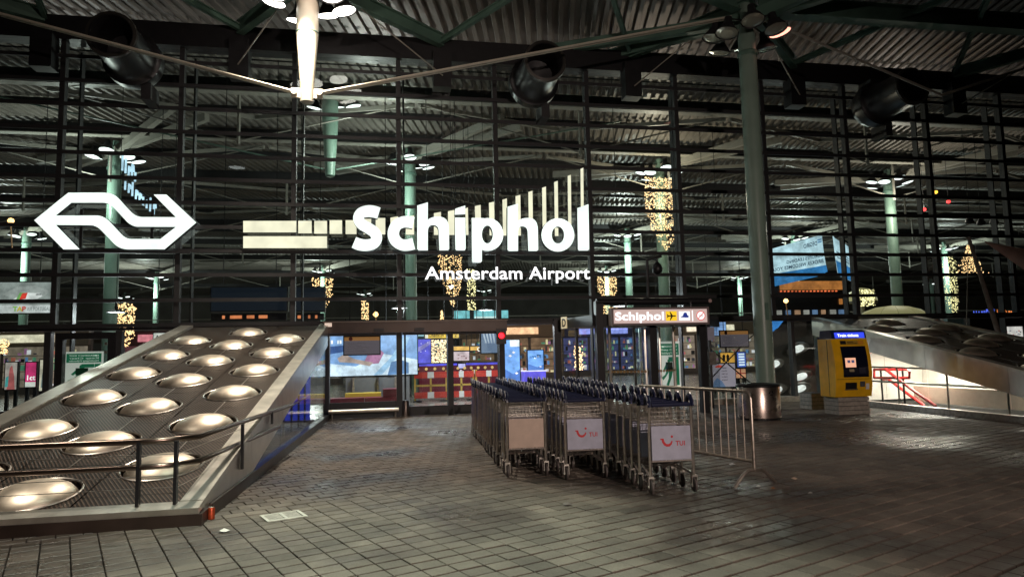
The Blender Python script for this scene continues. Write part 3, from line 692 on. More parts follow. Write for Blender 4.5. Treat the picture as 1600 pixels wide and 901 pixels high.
# inside the west canopy: glowing panel standing in for blue reflections, rails behind the glass
bw = thing('blue_stair_screen', 'blue lit advertising screen behind the side glass of the domed canopy', 'screen', (-2.6, 14, 0))
part('panel', MB().box(-4.7,-1.72,17.3,17.4,.05,1.72), emat('blue_ad', (.03,.05,.5), .9), bw)
for k in range(22):
    x = random.uniform(-4.6,-1.9); z = random.uniform(.1,1.55); part('light_patch', MB().box(x, x+random.uniform(.04,.25), 17.285, 17.295, z, z+random.uniform(.02,.14)), emat('ad_patch_%d' % (k%3), ((1,.35,.2),(.5,.4,1),(.2,.3,1))[k%3], .9), bw)
ir = thing('stair_railing', 'steel railing with dark posts behind the canopy side glass', 'railing', (-1.75, 14, 0))
for z0 in (.62,.95): part('handrail', MB().tube([(EDGE_L(13.9)-.3,13.9,z0-.12),(EDGE_L(17.6)-.3,17.6,z0+.0)], .022, 8), STEEL, ir, True)
for k in range(4): y = 14.3+k*.95; part('post', MB().box(EDGE_L(y)-.33, EDGE_L(y)-.29, y-.03, y+.03, .0, .9), BLACK, ir)

# ================================================================== entrance with sliding doors
en = thing('sliding_entrance', 'low bronze-framed entrance with two sliding glass doors', 'entrance', (fx(640), YF, 0))
x0, x1 = fx(507, py=600), fx(789, py=520)
part('fascia', MB().box(x0, x1, YF-.34, YF-.11, 2.13, 2.40), BRONZE, en)
part('flashing', MB().box(x0-.02, x1+.02, YF-.37, YF-.11, 2.403, 2.43), mat('flashing', (.16,.13,.11), .5, .5), en)
px_ = [511, 624, 703, 783]
pxx = [fx(a, py=600) for a in px_]
for a in pxx: part('post', MB().box(a-.07, a+.07, YF-.28, YF+.1, .0, 2.128), DARK, en)
for a, b, zb0 in zip(pxx[:-1], pxx[1:], (.25, .10, .10)):
    part('door_leaf' if zb0 < .2 else 'pane', MB().box(a+.075, b-.075, YF-.2, YF-.19, zb0+.16, 2.06), GLASS2, en)
    part('bottom_rail', MB().box(a+.075, b-.075, YF-.22, YF-.17, .02, zb0+.155), DARK, en)
    part('top_rail', MB().box(a+.075, b-.075, YF-.22, YF-.17, 2.065, 2.127), DARK, en)
for a in (592, 655): part('motion_sensor', MB().box(fx(a,YF-.4)-.12, fx(a,YF-.4)+.12, YF-.40, YF-.345, 2.16, 2.24), BLACK, en)
part('wall_lamp', MB().box(x0+.03, x0+.2, YF-.42, YF-.345, 2.30, 2.39), mat('lamp_white', (.7,.65,.6), .4, emit=(1,.75,.6), es=.6), en)
rl = thing('low_guard_rail', 'low steel guard rail on two short legs under the window', 'guard rail', (fx(567), YF-.5, 0))
a, b = gnd(515,655).x, gnd(623,652).x
part('bar', MB().tube([(a,YF-.5,.21),(b,YF-.5,.21)], .05, 10), STEEL, rl, True)
for x in (a+.08, b-.08): part('leg', MB().tube([(x,YF-.5,0),(x,YF-.5,.17)], .022, 8), STEELD, rl, True)
p = gnd(634, 651); bl = thing('bollard', 'short dark steel bollard beside the sliding door', 'bollard', p)
part('body', MB().lathe([(.11,0),(.11,.05),(.095,.06),(.085,.38),(.07,.42),(.001,.43)], p, (0,0,1), 16), mat('bollard_steel', (.12,.10,.09), .3, .9), bl, True)
part('base_ring', MB().lathe([(.14,0),(.14,.02),(.11,.025)], p, (0,0,1), 16), STEELD, bl)
sl = thing('signal_lamp', 'glowing round red signal lamp on the entrance post', 'signal lamp', atY(785,530,YF-.5))
c = atY(784, 524, YF-.42); part('housing', MB().box(c.x-.13,c.x+.13,YF-.36,YF-.29,c.z-.22,c.z+.18), BLACK, sl)
part('lens', MB().lathe([(.075,0),(.065,.03),(.03,.05),(.001,.055)], (c.x,YF-.36,c.z), (0,-1,0), 16), emat('red_lens', (1,.012,.02), 5, True), sl, True)
part('hood', MB().lathe([(.085,0),(.09,.1)], (c.x,YF-.36,c.z), (0,-1,0), 16), BLACK, sl)

# ================================================================== revolving door pavilion
YR = 15.7
rv = thing('revolving_door', 'glass revolving door pavilion with dark frame and letter D', 'revolving door', (6.4, 16.6, 0))
xa, xb, xc, xd = fx(866), atY(937,540,YR).x, atY(1097,540,YR).x, fx(1100)+.3
for x, y, z1 in ((xa,YF-.15,2.42),(xb,YR,2.74),(xc,YR,2.45),((xb+xc)/2+.02,YR,2.12)):
    part('post', MB().box(x-.09, x+.09, y-.09, y+.09, 0, z1), BLACK, rv)
def prism(name, plan, z0, z1, m): return part(name, MB().poly([Vector((x,y,z0)) for x,y in plan], (0,0,z1-z0)), m, rv)
part('fascia', MB().beam((xa+.1,YF-.15,2.28),(xb-.1,YR+.02,2.28), .12, .27), BLACK, rv)
part('fascia', MB().box(xb+.1, xc-.1, YR-.07, YR+.07, 2.125, 2.42), BLACK, rv)
part('fascia', MB().beam((xc,YR+.1,2.28),(xd,YF-.1,2.28), .12, .27), BLACK, rv)
prism('roof_slab', [(xa+.15,YF-.1),(xb+.05,YR+.1),(xc-.05,YR+.1),(xd-.1,YF-.1)], 2.16, 2.40, DARK)
part('top_tube', MB().tube([(xb-.06,YR-.02,2.72),(xc+.28,YR-.02,2.72)], .085, 14), BLACK, rv, True)
part('tube_cap', MB().lathe([(.05,0),(.04,.015),(.001,.02)], (xc+.22,YR-.10,2.72), (0,-1,0), 12), mat('cap_pink', (.5,.36,.34), .4), rv, True)
dc = Vector(((xb+xc)/2, YR+1.15, 0)); dr = 1.0
for a0, a1 in ((150,212),(-32,30),(60,120)):
    mb = MB(); n = 8; pts = [Vector((dc.x+dr*math.cos(R(a0+(a1-a0)*i/n)), dc.y+dr*math.sin(R(a0+(a1-a0)*i/n)), 0)) for i in range(n+1)]
    mb.add([p+Vector((0,0,.06)) for p in pts]+[p+Vector((0,0,2.12)) for p in pts], [(i,i+1,i+n+2,i+n+1) for i in range(n)]); part('drum_glass', mb, GLASS2, rv, True)
    for p in (pts[0], pts[-1]): part('drum_post', MB().tube([p, p+Vector((0,0,2.15))], .045, 8), STEEL, rv)
for k in range(3):
    a = R(25+120*k); d = Vector((math.cos(a), math.sin(a), 0))
    e = dc+d*.95; n_ = Vector((-d.y,d.x,0))*.006
    wf = part('door_wing', MB().hexa([dc+n_+Vector((0,0,.05)),e+n_+Vector((0,0,.05)),e-n_+Vector((0,0,.05)),dc-n_+Vector((0,0,.05)),dc+n_+Vector((0,0,2.1)),e+n_+Vector((0,0,2.1)),e-n_+Vector((0,0,2.1)),dc-n_+Vector((0,0,2.1))]), GLASS2, rv)
    part('stile', MB().tube([e, e+Vector((0,0,2.1))], .03, 6).tube([dc+d*.03+Vector((0,0,1.0)), e+Vector((0,0,1.0))], .025, 6).tube([dc+d*.03+Vector((0,0,.12)), e+Vector((0,0,.12))], .04, 6), STEEL, wf)
part('spindle', MB().tube([dc, dc+Vector((0,0,2.15))], .04, 8), STEELD, rv)
for a, b in (((xa+.1,YF-.15),(xb-.1,YR+.05)), ((xc,YR+.1),(xd,YF-.1))):
    A, B = Vector((*a,0)), Vector((*b,0)); mb = MB(); mb.add([A+Vector((0,0,.1)),B+Vector((0,0,.1)),B+Vector((0,0,2.13)),A+Vector((0,0,2.13))], [(0,1,2,3)]); part('side_glass', mb, GLASS2, rv)
    M_ = A.lerp(B,.5); part('mullion', MB().tube([M_, M_+Vector((0,0,2.14))], .04, 6), DARK, rv)
for k in range(26):  # row of manifestation dots on the drum glass
    a = R(-150+120*k/25); p_ = dc+Vector((math.cos(a)*1.02, math.sin(a)*1.02, 1.03+.0*k))
    part('dot', MB().lathe([(.001,0),(.035,.001)], p_, (math.cos(a), math.sin(a), 0), 8), mat('dot_bronze', (.35,.22,.10), .5), rv)
for x, z in ((xc+.12,1.75),(xc+.14,1.15)): part('control_box', MB().box(x-.02, x+.16, YR-.12, YR-.0, z, z+.32), WHITEP if z > 1.5 else STEELD, rv)
dv = (Vector((xb,YR,0))-Vector((xa,YF-.15,0))).normalized(); p = atY(880,512,YF-.55); 
dpl = Vector((xa,YF-.15,0))+dv*.42+Vector((-.1,-.06,2.15)); nrm = Vector((dv.y,-dv.x,0))
pl = part('door_letter_plate', MB().hexa([dpl+dv*x+nrm*n_+Vector((0,0,z)) for z in (0,.30) for x, n_ in ((0,0),(.30,0),(.30,-.02),(0,-.02))]), mat('plate_cream', (.72,.60,.36), .5, emit=(1,.82,.5), es=.35), rv)
write('D', dpl+dv*.07+nrm*.004+Vector((0,0,.05)), dv, .2, pl, BLACK, bold=.03)
# hanging direction sign
hs = thing('direction_sign', 'grey hanging box sign with airport name, aeroplane, train and no-smoking symbols', 'sign', atY(1030,508,YR-.4))
ys = YR-.42
A = atY(955,480,ys); B = atY(1108,505,ys); sx0, sx1, sz0, sz1 = A.x, B.x, B.z-.02, A.z-.01
part('box', MB().box(sx0, sx1, ys, ys+.22, sz0, sz1), mat('sign_box_grey', (.30,.25,.24), .45, noise=.1), hs)
part('face', MB().box(sx0+.05, sx1-.05, ys-.012, ys-.002, sz0+.05, sz1-.05), mat('sign_face', (.40,.32,.30), .4, emit=(1,.74,.68), es=.5), hs)
part('frame', MB().box(sx0,sx1,ys-.025,ys-.003,sz0,sz0+.045).box(sx0,sx1,ys-.025,ys-.003,sz1-.045,sz1).box(sx0,sx0+.045,ys-.025,ys-.003,sz0+.046,sz1-.046).box(sx1-.045,sx1,ys-.025,ys-.003,sz0+.046,sz1-.046), mat('sign_frame', (.22,.17,.17), .4), hs)
def sX(px): return atY(px, 492, ys).x
zc = (sz0+sz1)/2; hh = (sz1-sz0)
SW = emat('sign_text_white', (1,1,1), 1.5)
write('Schiphol', (sX(961), ys-.016, zc-hh*.20), (1,0,0), hh*.44, hs, SW, bold=.03, width=sX(1037)-sX(961))
pY = part('aeroplane_pictogram', MB().box(sX(1040),sX(1057),ys-.018,ys-.014,zc-hh*.27,zc+hh*.27), emat('pict_yellow', (1,.62,.02), 1.0), hs)
cxp = (sX(1040)+sX(1057))/2; u_ = (sX(1057)-sX(1040))
plane = [(.42,0),(.36,.05),(.12,.055),(-.08,.36),(-.16,.36),(-.06,.055),(-.26,.05),(-.36,.15),(-.42,.15),(-.38,0),(-.42,-.15),(-.36,-.15),(-.26,-.05),(-.06,-.055),(-.16,-.36),(-.08,-.36),(.12,-.055),(.36,-.05)]
part('aeroplane', filled(plane, [], lambda x, z: Vector((cxp+x*u_, ys-.021, zc+z*u_)), None), mat('pict_black', (.05,.02,.01), .6), pY)
pT = part('train_pictogram', MB().box(sX(1060.5),sX(1077.5),ys-.018,ys-.014,zc-hh*.26,zc+hh*.26), emat('pict_white', (1,1,1), 1.1), hs)
ctx = (sX(1060.5)+sX(1077.5))/2
train = [(-.40,-.12),(-.15,.02),(-.08,.22),(.05,.30),(.22,.24),(.26,.05),(.38,.0),(.36,-.16),(.1,-.16)]
part('train', filled(train, [], lambda x, z: Vector((ctx+x*u_, ys-.021, zc+z*u_)), None), mat('pict_blue', (.02,.04,.25), .5, emit=(.02,.05,.4), es=.5), pT)
part('divider', MB().box(sX(1081),sX(1082.2),ys-.018,ys-.014,zc-hh*.3,zc+hh*.3), SW, hs)
cn = Vector((sX(1094.5), ys-.016, zc)); rn = hh*.27
pN = part('no_smoking_pictogram', MB().lathe([(.001,0),(rn,.001)], cn, (0,-1,0), 24), emat('pict_white2', (1,.96,.94), 1.1), hs)
part('ring', MB().lathe([(rn*.86,.004),(rn*1.02,.004)], cn, (0,-1,0), 24), emat('pict_red', (.8,.03,.03), .9), pN)
part('slash', MB().beam(cn+Vector((-rn*.66,-.006,-rn*.66)), cn+Vector((rn*.66,-.006,rn*.66)), .004, rn*.13), emat('pict_red', (1,.04,.04), 1), pN)
part('cigarette', MB().box(cn.x-rn*.4,cn.x+rn*.5,cn.y-.006,cn.y-.004,cn.z-rn*.06,cn.z+rn*.05), mat('pict_black', (0,0,0)), pN)
part('hanger', MB().tube([(sx0+.4,ys+.1,sz1),(sx0+.4,ys+.1,2.68)], .02, 6).tube([(sx1-.4,ys+.1,sz1),(sx1-.4,ys+.1,2.68)], .02, 6), BLACK, hs)
# camera on a crooked arm
cm = thing('security_camera', 'black dome camera hanging from a crooked pole above the direction sign', 'camera', atY(1013,462,YR))
a = atY(1013,464,YR); b = atY(1011,406,YR); c = atY(1033,400,YR); d = atY(1027,419,YR)
part('arm', MB().tube([a, b, c], .04, 8), DARK, cm, True)
part('dome', MB().lathe([(.03,.16),(.09,.10),(.13,0),(.12,-.08),(.07,-.14),(.001,-.16)], d, (0,0,1), 16), BLACK, cm, True)
part('drop', MB().tube([Vector((d.x,YR,c.z)), d+Vector((0,0,.12))], .025, 6), DARK, cm)

# ================================================================== luggage trolleys
def make_trolley():
    D = {}
    f = MB()
    for s in (-1, 1):
        f.tube([(s*.245,0,.17),(s*.245,0,.62),(s*.235,-.02,.93)], .017, 8)
        f.tube([(s*.245,.01,.19),(s*.20,.35,.24),(s*.10,.78,.20)], .013, 6)
        f.tube([(s*.14,.05,.34),(s*.05,.42,.20)], .010, 5)
    f.tube([(-.245,0,.34),(.245,0,.34)], .010, 5); f.tube([(-.245,0,.73),(.245,0,.73)], .010, 5); f.tube([(-.10,.78,.20),(.10,.78,.20)], .013, 6)
    f.tube([(-.20,.36,.24),(.20,.36,.24)], .010, 5)
    D['frame'] = mesh_of('frame', f, mat('trolley_zinc', (.62,.55,.50), .3, .9, noise=.2, nscale=20), smooth=True)
    b = MB()
    for k in range(4): z = .735+k*.042; b.tube([(-.235,.005+.02*k,z),(.235,.005+.02*k,z)], .0035, 4, cap=False)
    for k in range(11): x = -.225+k*.045; b.tube([(x,.0,.735),(x,.06,.86)], .003, 4, cap=False)
    for k in range(8): x = -.21+k*.06; b.tube([(x,.0,.735),(x,.30,.75)], .003, 4, cap=False)
    for k in range(1,5): b.tube([(-.23,k*.07,.74),(.23,k*.07,.74)], .003, 4, cap=False)
    b.tube([(-.235,.065,.875),(.235,.065,.875)], .005, 5)
    D['basket'] = mesh_of('basket', b, STEEL)
    D['panel'] = mesh_of('panel', MB().box(-.222,.222,-.012,-.004,.355,.715), WHITEP)
    D['panelB'] = mesh_of('panel', MB().box(-.222,.222,-.012,-.004,.355,.715), BEIGEP)
    h = MB(); h.tube([(-.22,-.035,.945),(.22,-.035,.945)], .021, 8); h.tube([(-.22,.02,.955),(.22,.02,.955)], .014, 6); h.box(-.2,.2,-.03,.015,.940,.960)
    D['handle'] = mesh_of('handle', h, NAVY, smooth=True)
    g = MB(); g.tube([(0,-.045,.925),(0,-.035,.975),(0,.015,1.03),(0,.05,1.04),(0,.085,1.0),(0,.10,.94)], [.02,.024,.026,.024,.02,.014], 7)
    D['grip'] = mesh_of('grip', g, NAVY, smooth=True)
    c = MB(); c.tube([(0,-.052,.95),(0,-.02,1.02),(0,.035,1.066),(0,.055,1.066)], .007, 5)
    D['trim'] = mesh_of('trim', c, mat('trim_white', (.75,.75,.78), .25, .5), smooth=True)
    wl = MB(); wl.lathe([(.02,-.016),(.062,-.016),(.075,-.008),(.075,.008),(.062,.016),(.02,.016)], (0,0,.075), (1,0,0), 16, close=True)
    D['wheel'] = mesh_of('wheel', wl, RUBBER, smooth=True)
    k = MB(); k.box(-.030,-.024,-.022,.022,.06,.185).box(.024,.030,-.022,.022,.06,.185).box(-.024,.024,-.022,.022,.165,.185).tube([(-.034,0,.075),(.034,0,.075)], .012, 6)
    D['fork'] = mesh_of('fork', k, STEEL)
    return D
TR = make_trolley()
def trolley(loc, rz, label, blank=False, logo=False, group='nested luggage trolleys'):
    t = thing('luggage_trolley', label, 'luggage trolley', loc, group); t.rotation_euler = (0,0,rz)
    def ch(n, me, l=(0,0,0), par=t):
        o = bpy.data.objects.new(n, me); COL.objects.link(o); o.parent = par; o.location = l; return o
    ch('frame', TR['frame']); ch('basket', TR['basket']); pn = ch('panel', TR['panelB'] if blank else TR['panel']); ch('handle', TR['handle'])
    for s in (-1, 1):
        gp = ch('grip', TR['grip'], (s*.245,0,0)); ch('trim', TR['trim'], (s*.014,0,0), gp)
    for x, y in ((-.245,0),(.245,0),(0,.74)):
        wv = ch('wheel', TR['wheel'], (x,y,0)); ch('fork', TR['fork'], (0,0,0), wv)
    if logo:
        ORIG[pn] = Vector(); y = -.0135
        smile = [( -.105+.012*0,.585),]
        pts = [(-.125,.585),(-.085,.585),(-.083,.57),(-.075,.545),(-.058,.527),(-.035,.523),(-.012,.535),(.003,.560),(.016,.552),(.004,.52),(-.022,.498),(-.055,.497),(-.085,.513),(-.104,.542),(-.110,.570),(-.125,.572)]
        part('smile_mark', filled(pts, [], lambda a, z: Vector((a, y, z)), None), REDP, pn)
        part('dot_mark', MB().lathe([(.001,0),(.0135,.0004)], (.008,y,.603), (0,-1,0), 12), REDP, pn)
        write('TUI', (.048,y,.505), (1,0,0), .05, pn, REDP, bold=.02, width=.105)
    return t
TILT = .036
rows = [((1.78, 8.56), 18, .285, 'blank'), ((2.44, 8.20), 19, .29, 'second'), ((3.08, 7.10), 22, .29, 'third')]
txt = {'blank': ('luggage trolley with a blank beige panel heading its row', 'luggage trolley nested behind the trolley with the blank beige panel'),
       'second': ('luggage trolley with a red smile logo panel, between the two other rows', 'luggage trolley nested in the middle row behind a red smile logo panel'),
       'third': ('luggage trolley with a red smile logo panel beside the crowd barrier', 'luggage trolley nested in the row alongside the crowd barrier')}
for (x, y), n, dy, key in rows:
    for k in range(n):
        jx = 0 if k == 0 else random.uniform(-.022,.022)
        trolley((x+TILT*k*dy+jx, y+k*dy, .006), -TILT+random.uniform(-.045,.045)*(k > 0), txt[key][0 if k == 0 else 1], key == 'blank' and k == 0, key != 'blank' and k == 0,
                'trolleys of the row with the '+('blank panel' if key == 'blank' else 'logo panel' if key == 'second' else 'logo panel by the barrier'))

# ================================================================== crowd barrier, bin, litter, drain
ba = thing('crowd_barrier', 'galvanised steel crowd barrier with vertical bars beside the trolleys', 'barrier', (4.0, 8, 0))
n0 = gnd(1180, 757); f0 = Vector((3.55, 9.35, 0)); d = (f0-n0).normalized(); sd = Vector((d.y,-d.x,0))
BST = mat('barrier_zinc', (.50,.44,.38), .36, .9, noise=.25, nscale=20)
Lb = (f0-n0).length
def bp(t, z, s=0): return n0+d*t+sd*s+Vector((0,0,z))
part('frame', MB().tube([bp(0,.15), bp(0,.96), bp(.03,1.03), bp(.10,1.05), bp(Lb-.1,1.05), bp(Lb-.03,1.03), bp(Lb,.96), bp(Lb,.15)], .021, 10), BST, ba, True)
part('bottom_rail', MB().tube([bp(0,.26), bp(Lb,.26)], .019, 8), BST, ba, True)
for k in range(1, 17): part('bar', MB().tube([bp(Lb*k/17,.26), bp(Lb*k/17,1.05)], .0075, 6), BST, ba)
for t_ in (0, Lb): part('foot', MB().tube([bp(t_,.0,-.32), bp(t_,.13,-.17), bp(t_,.165,-.10), bp(t_,.165,.10), bp(t_,.13,.17), bp(t_,.0,.32)], .021, 8), BST, ba, True)
p = gnd(1178, 657); cb = Vector((8.06, 13.80, 0)); rb = .45
bi = thing('litter_bin', 'round brushed steel litter bin with recycling mark beside the green column', 'bin', cb)
part('drum', MB().lathe([(rb,.05),(rb,.70),(rb-.012,.72),(rb-.05,.72)], cb, (0,0,1), 32), mat('bin_steel', (.60,.50,.45), .28, 1.0, noise=.2, nscale=6), bi, True)
part('lid', MB().lathe([(rb+.012,.70),(rb+.015,.74),(rb-.02,.765),(.25,.77),(.22,.72),(.001,.70)], cb, (0,0,1), 32), BLACK, bi, True)
part('plinth', MB().lathe([(rb-.03,0),(rb-.03,.055)], cb, (0,0,1), 32), BLACK, bi)
rc = []
for k in range(3):
    a = R(90+120*k); 
    for t_ in (0, 1):
        pass
    q0, q1 = Vector((math.cos(a+.3)*.05, math.sin(a+.3)*.05)), Vector((math.cos(a+1.75)*.05, math.sin(a+1.75)*.05)); dq = (q1-q0).normalized(); nq = Vector((-dq.y,dq.x))
    rc.append([q0+nq*.011, q0-nq*.011, q1-dq*.02-nq*.011, q1-dq*.02-nq*.024, q1+dq*.008, q1-dq*.02+nq*.024, q1-dq*.02+nq*.011])
dirb = (Vector((0,0,0))-cb).normalized(); ab = math.atan2(dirb.y, dirb.x)+.62
def onbin(u, z): a = ab+u/rb; return Vector((cb.x+math.cos(a)*(rb+.003), cb.y+math.sin(a)*(rb+.003), z))
mb = MB()
for q in rc: mb.add([onbin(v.x, .58+v.y) for v in q], [tuple(range(7))])
part('recycling_mark', mb, BLACK, bi)
dn = thing('floor_drain', 'square pale metal drain grate let into the pavers', 'drain', gnd(443,807))
g0 = gnd(443, 807); ga = PA
def gp(x, y, z): return Vector((g0.x+math.cos(ga)*x-math.sin(ga)*y, g0.y+math.sin(ga)*x+math.cos(ga)*y, z))
DR = mat('drain_metal', (.50,.49,.43), .5, .3, noise=.3, nscale=30)
for x0_, x1_, y0_, y1_ in ((-.19,.19,-.16,-.13),(-.19,.19,.13,.16),(-.19,-.16,-.129,.129),(.16,.19,-.129,.129),(-.015,.015,-.129,.129)):
    part('frame', MB().hexa([gp(x,y,z) for z in (.004,.014) for x,y in ((x0_,y0_),(x1_,y0_),(x1_,y1_),(x0_,y1_))]), DR, dn)
for k in range(6):
    y = -.11+k*.042; part('slat', MB().hexa([gp(x,yy,z) for z in (.004,.011) for x,yy in ((-.155,y),(.155,y),(.155,y+.016),(-.155,y+.016))]), DR, dn)
part('pit', MB().hexa([gp(x,y,z) for z in (.001,.0035) for x,y in ((-.17,-.14),(.17,-.14),(.17,.14),(-.17,.14))]), mat('pit_black', (.004,.004,.004), .9), dn)  # flat black sheet, the dark depth of the drain put into its colour
p = gnd(330, 811); ct = thing('drink_can', 'orange drink can standing by the canopy kerb', 'can', p)
part('can', MB().lathe([(.026,.0),(.033,.008),(.033,.105),(.027,.118)], p, (0,0,1), 16), mat('can_orange', (.42,.06,.02), .35, .5, noise=.4, nscale=40), ct, True)
part('lid', MB().lathe([(.027,.118),(.025,.115),(.001,.115)], p, (0,0,1), 16), STEEL, ct)
for lb, px, py, c, s in (('crumpled white paper scrap near the drink can', 350, 831, (.6,.57,.52), .05), ('crumpled white tissue under the barrier foot', 1185, 761, (.7,.68,.66), .035), ('flat cardboard scrap beyond the barrier foot', 1241, 749, (.5,.38,.28), .04),
                         ('brown leaf beside the barrier foot', 1208, 764, (.35,.14,.05), .03), ('small pale paper bit on dark paving past the barrier', 1266, 771, (.6,.58,.55), .025), ('crumpled wrapper behind the barrier bars', 1144, 727, (.5,.5,.52), .05),
                         ('pale scrap on the paving before the ticket machine', 1391, 675, (.5,.48,.45), .05), ('broken paver piece near the trolleys', 886, 789, (.12,.10,.09), .05)):
    p = gnd(px, py); mb = MB(); n = 7
    ring = [Vector((p.x+math.cos(k*2*math.pi/n)*s*random.uniform(.6,1.3), p.y+math.sin(k*2*math.pi/n)*s*random.uniform(.6,1.1), .008+random.uniform(0,s*.35))) for k in range(n)]
    mb.add(ring+[p+Vector((0,0,.012+s*.5)), p+Vector((0,0,.006))], [(k,(k+1)%n,n) for k in range(n)]+[((k+1)%n,k,n+1) for k in range(n)])
    solo('litter_scrap', lb, 'litter', mb, mat('scrap_%d' % px, c, .8))

# ================================================================== ticket machine
tm0 = gnd(1325, 646); ang = R(-2)
tmk = thing('ticket_machine', 'yellow train ticket machine with blue lit header on a stone plinth', 'ticket machine', tm0); tmk.rotation_euler = (0,0,ang); ORIG[tmk] = Vector()
W2 = .45
prof = [(.30,.40),(-.24,.40),(-.29,.62),(-.315,.95),(-.30,1.25),(-.24,1.55),(-.20,1.70),(.30,1.70)]   # (y, z) side outline, front is -y
part('body', MB().poly([Vector((-W2,y,z)) for y,z in prof], (2*W2,0,0)), YEL, tmk)
head = [(.26,1.71),(-.22,1.71),(-.19,1.86),(-.10,1.90),(.22,1.90)]
hd = part('header', MB().poly([Vector((-W2+.02,y,z)) for y,z in head], (2*W2-.04,0,0)), BLUEE, tmk)
part('header_light', MB().add([(-W2+.10,-.2235,1.72),(W2-.06,-.2235,1.72),(W2-.06,-.195,1.845),(-W2+.10,-.195,1.845)], [(0,1,2,3)]), emat('header_blue', (.03,.06,.8), 1.3, True), hd)
write('Train tickets', (-W2+.17,-.2215,1.748), (1,0,0), .062, hd, emat('header_text', (.85,.9,1), 2.4), bold=.02, up=(0,.22,.97), width=.52)
def fpn(u, z, lift=.0):
    for (ya,za),(yb,zb_) in zip(prof[1:6], prof[2:7]):
        if za <= z <= zb_: return Vector((u, ya+(yb-ya)*(z-za)/(zb_-za)-lift, z))
def panel(name, u0, u1, z0, z1, m, par, lift=.012, n=6):
    mb = MB(); vs = []
    for i in range(n+1):
        z = z0+(z1-z0)*i/n; vs += [fpn(u0, z, lift), fpn(u1, z, lift)]
    mb.add(vs, [(2*i,2*i+1,2*i+3,2*i+2) for i in range(n)]); return part(name, mb, m, par, True)
scr = panel('screen_panel', -.26, .36, .84, 1.53, mat('screen_black', (.006,.008,.02), .1), tmk)
panel('screen', -.20, .06, 1.06, 1.27, emat('screen_orange', (1,.50,.32), .9), scr, .016)
for u in (-.15,-.05): panel('screen_button', u, u+.07, 1.16, 1.22, emat('screen_btn', (.15,.16,.35), .4), scr, .020)
panel('coin_slot', -.12, .0, .96, 1.02, mat('slot_beige', (.35,.30,.2), .4), scr, .016); panel('card_reader', .12, .28, .92, 1.05, mat('reader', (.03,.03,.05), .3), scr, .02)
panel('top_label', -.24, .34, 1.57, 1.66, mat('label_plate', (.45,.28,.03), .5), tmk); panel('label_sticker', -.24, -.10, 1.575, 1.655, BLACK, tmk, .016); panel('label_sticker', .20, .33, 1.575, 1.655, mat('label_orange', (.7,.3,.02), .5), tmk, .016)
for k in range(2): panel('label_line', -.07, .17-k*.08, 1.585+.035*k, 1.60+.035*k, BLACK, tmk, .016)
panel('sticker', .28, .36, .56, .69, mat('sticker_white', (.7,.7,.7), .5), tmk)
panel('keypad', .14, .26, .62, .74, mat('keypad_grey', (.12,.12,.13), .4, .5), tmk); panel('ticket_tray', -.22, .06, .58, .72, mat('tray_black', (.01,.01,.01), .3), tmk); panel('tray_lip', -.24, .08, .555, .578, STEELD, tmk, .02)
part('front_seam', MB().add([fpn(-W2+.02,.80,.004),fpn(W2-.02,.80,.004),fpn(W2-.02,.792,.004),fpn(-W2+.02,.792,.004)], [(0,1,2,3)]), BLACK, tmk)
part('side_seam', MB().box(-W2-.004,-W2,-.06,-.045,.42,1.68), BLACK, tmk)
for k in range(4): part('plinth_course', MB().box(-.38,.38,-.24,.30,.006+.098*k,.098*(k+1)-.006), STONE, tmk)
part('plinth_core', MB().box(-.36,.36,-.22,.28,0,.398), BLACK, tmk)
b2 = gnd(1281, 640); tp = thing('stone_plinth', 'dark striped plinth behind the ticket machine', 'plinth', b2)
for k in range(4): part('plinth_course', MB().box(b2.x-.14,b2.x+.30,b2.y+.1,b2.y+.6,.006+.098*k,.098*(k+1)-.006), STONE, tp)
part('plinth_core', MB().box(b2.x-.12,b2.x+.28,b2.y+.12,b2.y+.58,0,.396), BLACK, tp)

# ================================================================== east stairwell under the dark canopy
sw_ = thing('stairwell_wall', 'brightly lit white stairwell wall under the dark canopy', 'wall', (15.2, 14, 0))
WW = mat('stair_white', (.75,.72,.66), .5, noise=.06)
for k in range(6):
    ya_ = 9.4+k*1.4; part('wall_panel', MB().box(15.3, 15.4, ya_, ya_+1.385, -.3, max(.1, .24+2.12*(ya_-7.32)/10.65-.36)), WW, sw_)
for k in range(2): part('back_panel', MB().box(12.9+k*1.2, 12.9+k*1.2+1.19, 17.3, 17.4, .0, 1.9), WW, sw_)
part('upstand', MB().box(14.2, 14.3, 8.5, 16.4, .0, .42), mat('stair_tan', (.5,.40,.32), .5, noise=.1), sw_)
part('light_strip', MB().box(13.2, 15.0, 15.75, 15.9, 1.47, 1.50), emat('stair_light', (1,.90,.78), 6, True), sw_)
for ly, lz, pw in ((15.8,1.45,190),(12.6,.72,22)):
    ld = bpy.data.lights.new('stair_lamp', 'AREA'); ld.shape = 'RECTANGLE'; ld.size = 1.8; ld.size_y = .5; ld.energy = pw; ld.color = (1,.88,.75)
    lo = bpy.data.objects.new('stair_lamp', ld); COL.objects.link(lo); lo.parent = sw_; lo.location = Vector((14.1, ly, lz))-ORIG[sw_]
er = thing('stair_rail', 'steel double handrail along the glass of the dark canopy', 'railing', (12.2, 13, 0))
for z in (.62,.98): part('handrail', MB().tube([(EDGE_R(16.9)+.15,16.9,z),(EDGE_R(8)+.15,8.0,z)], .024, 8), STEEL, er, True)
for k in range(6): y = 16.4-k*1.55; part('post', MB().tube([(EDGE_R(y)+.15,y,.1),(EDGE_R(y)+.15,y,.9),(EDGE_R(y)+.12,y,.98)], .02, 8), STEELD, er, True)
rr_ = thing('red_stair_rail', 'bright red tubular handrails leading down the stairwell', 'railing', (13.8, 15, 0))
XR = 13.5
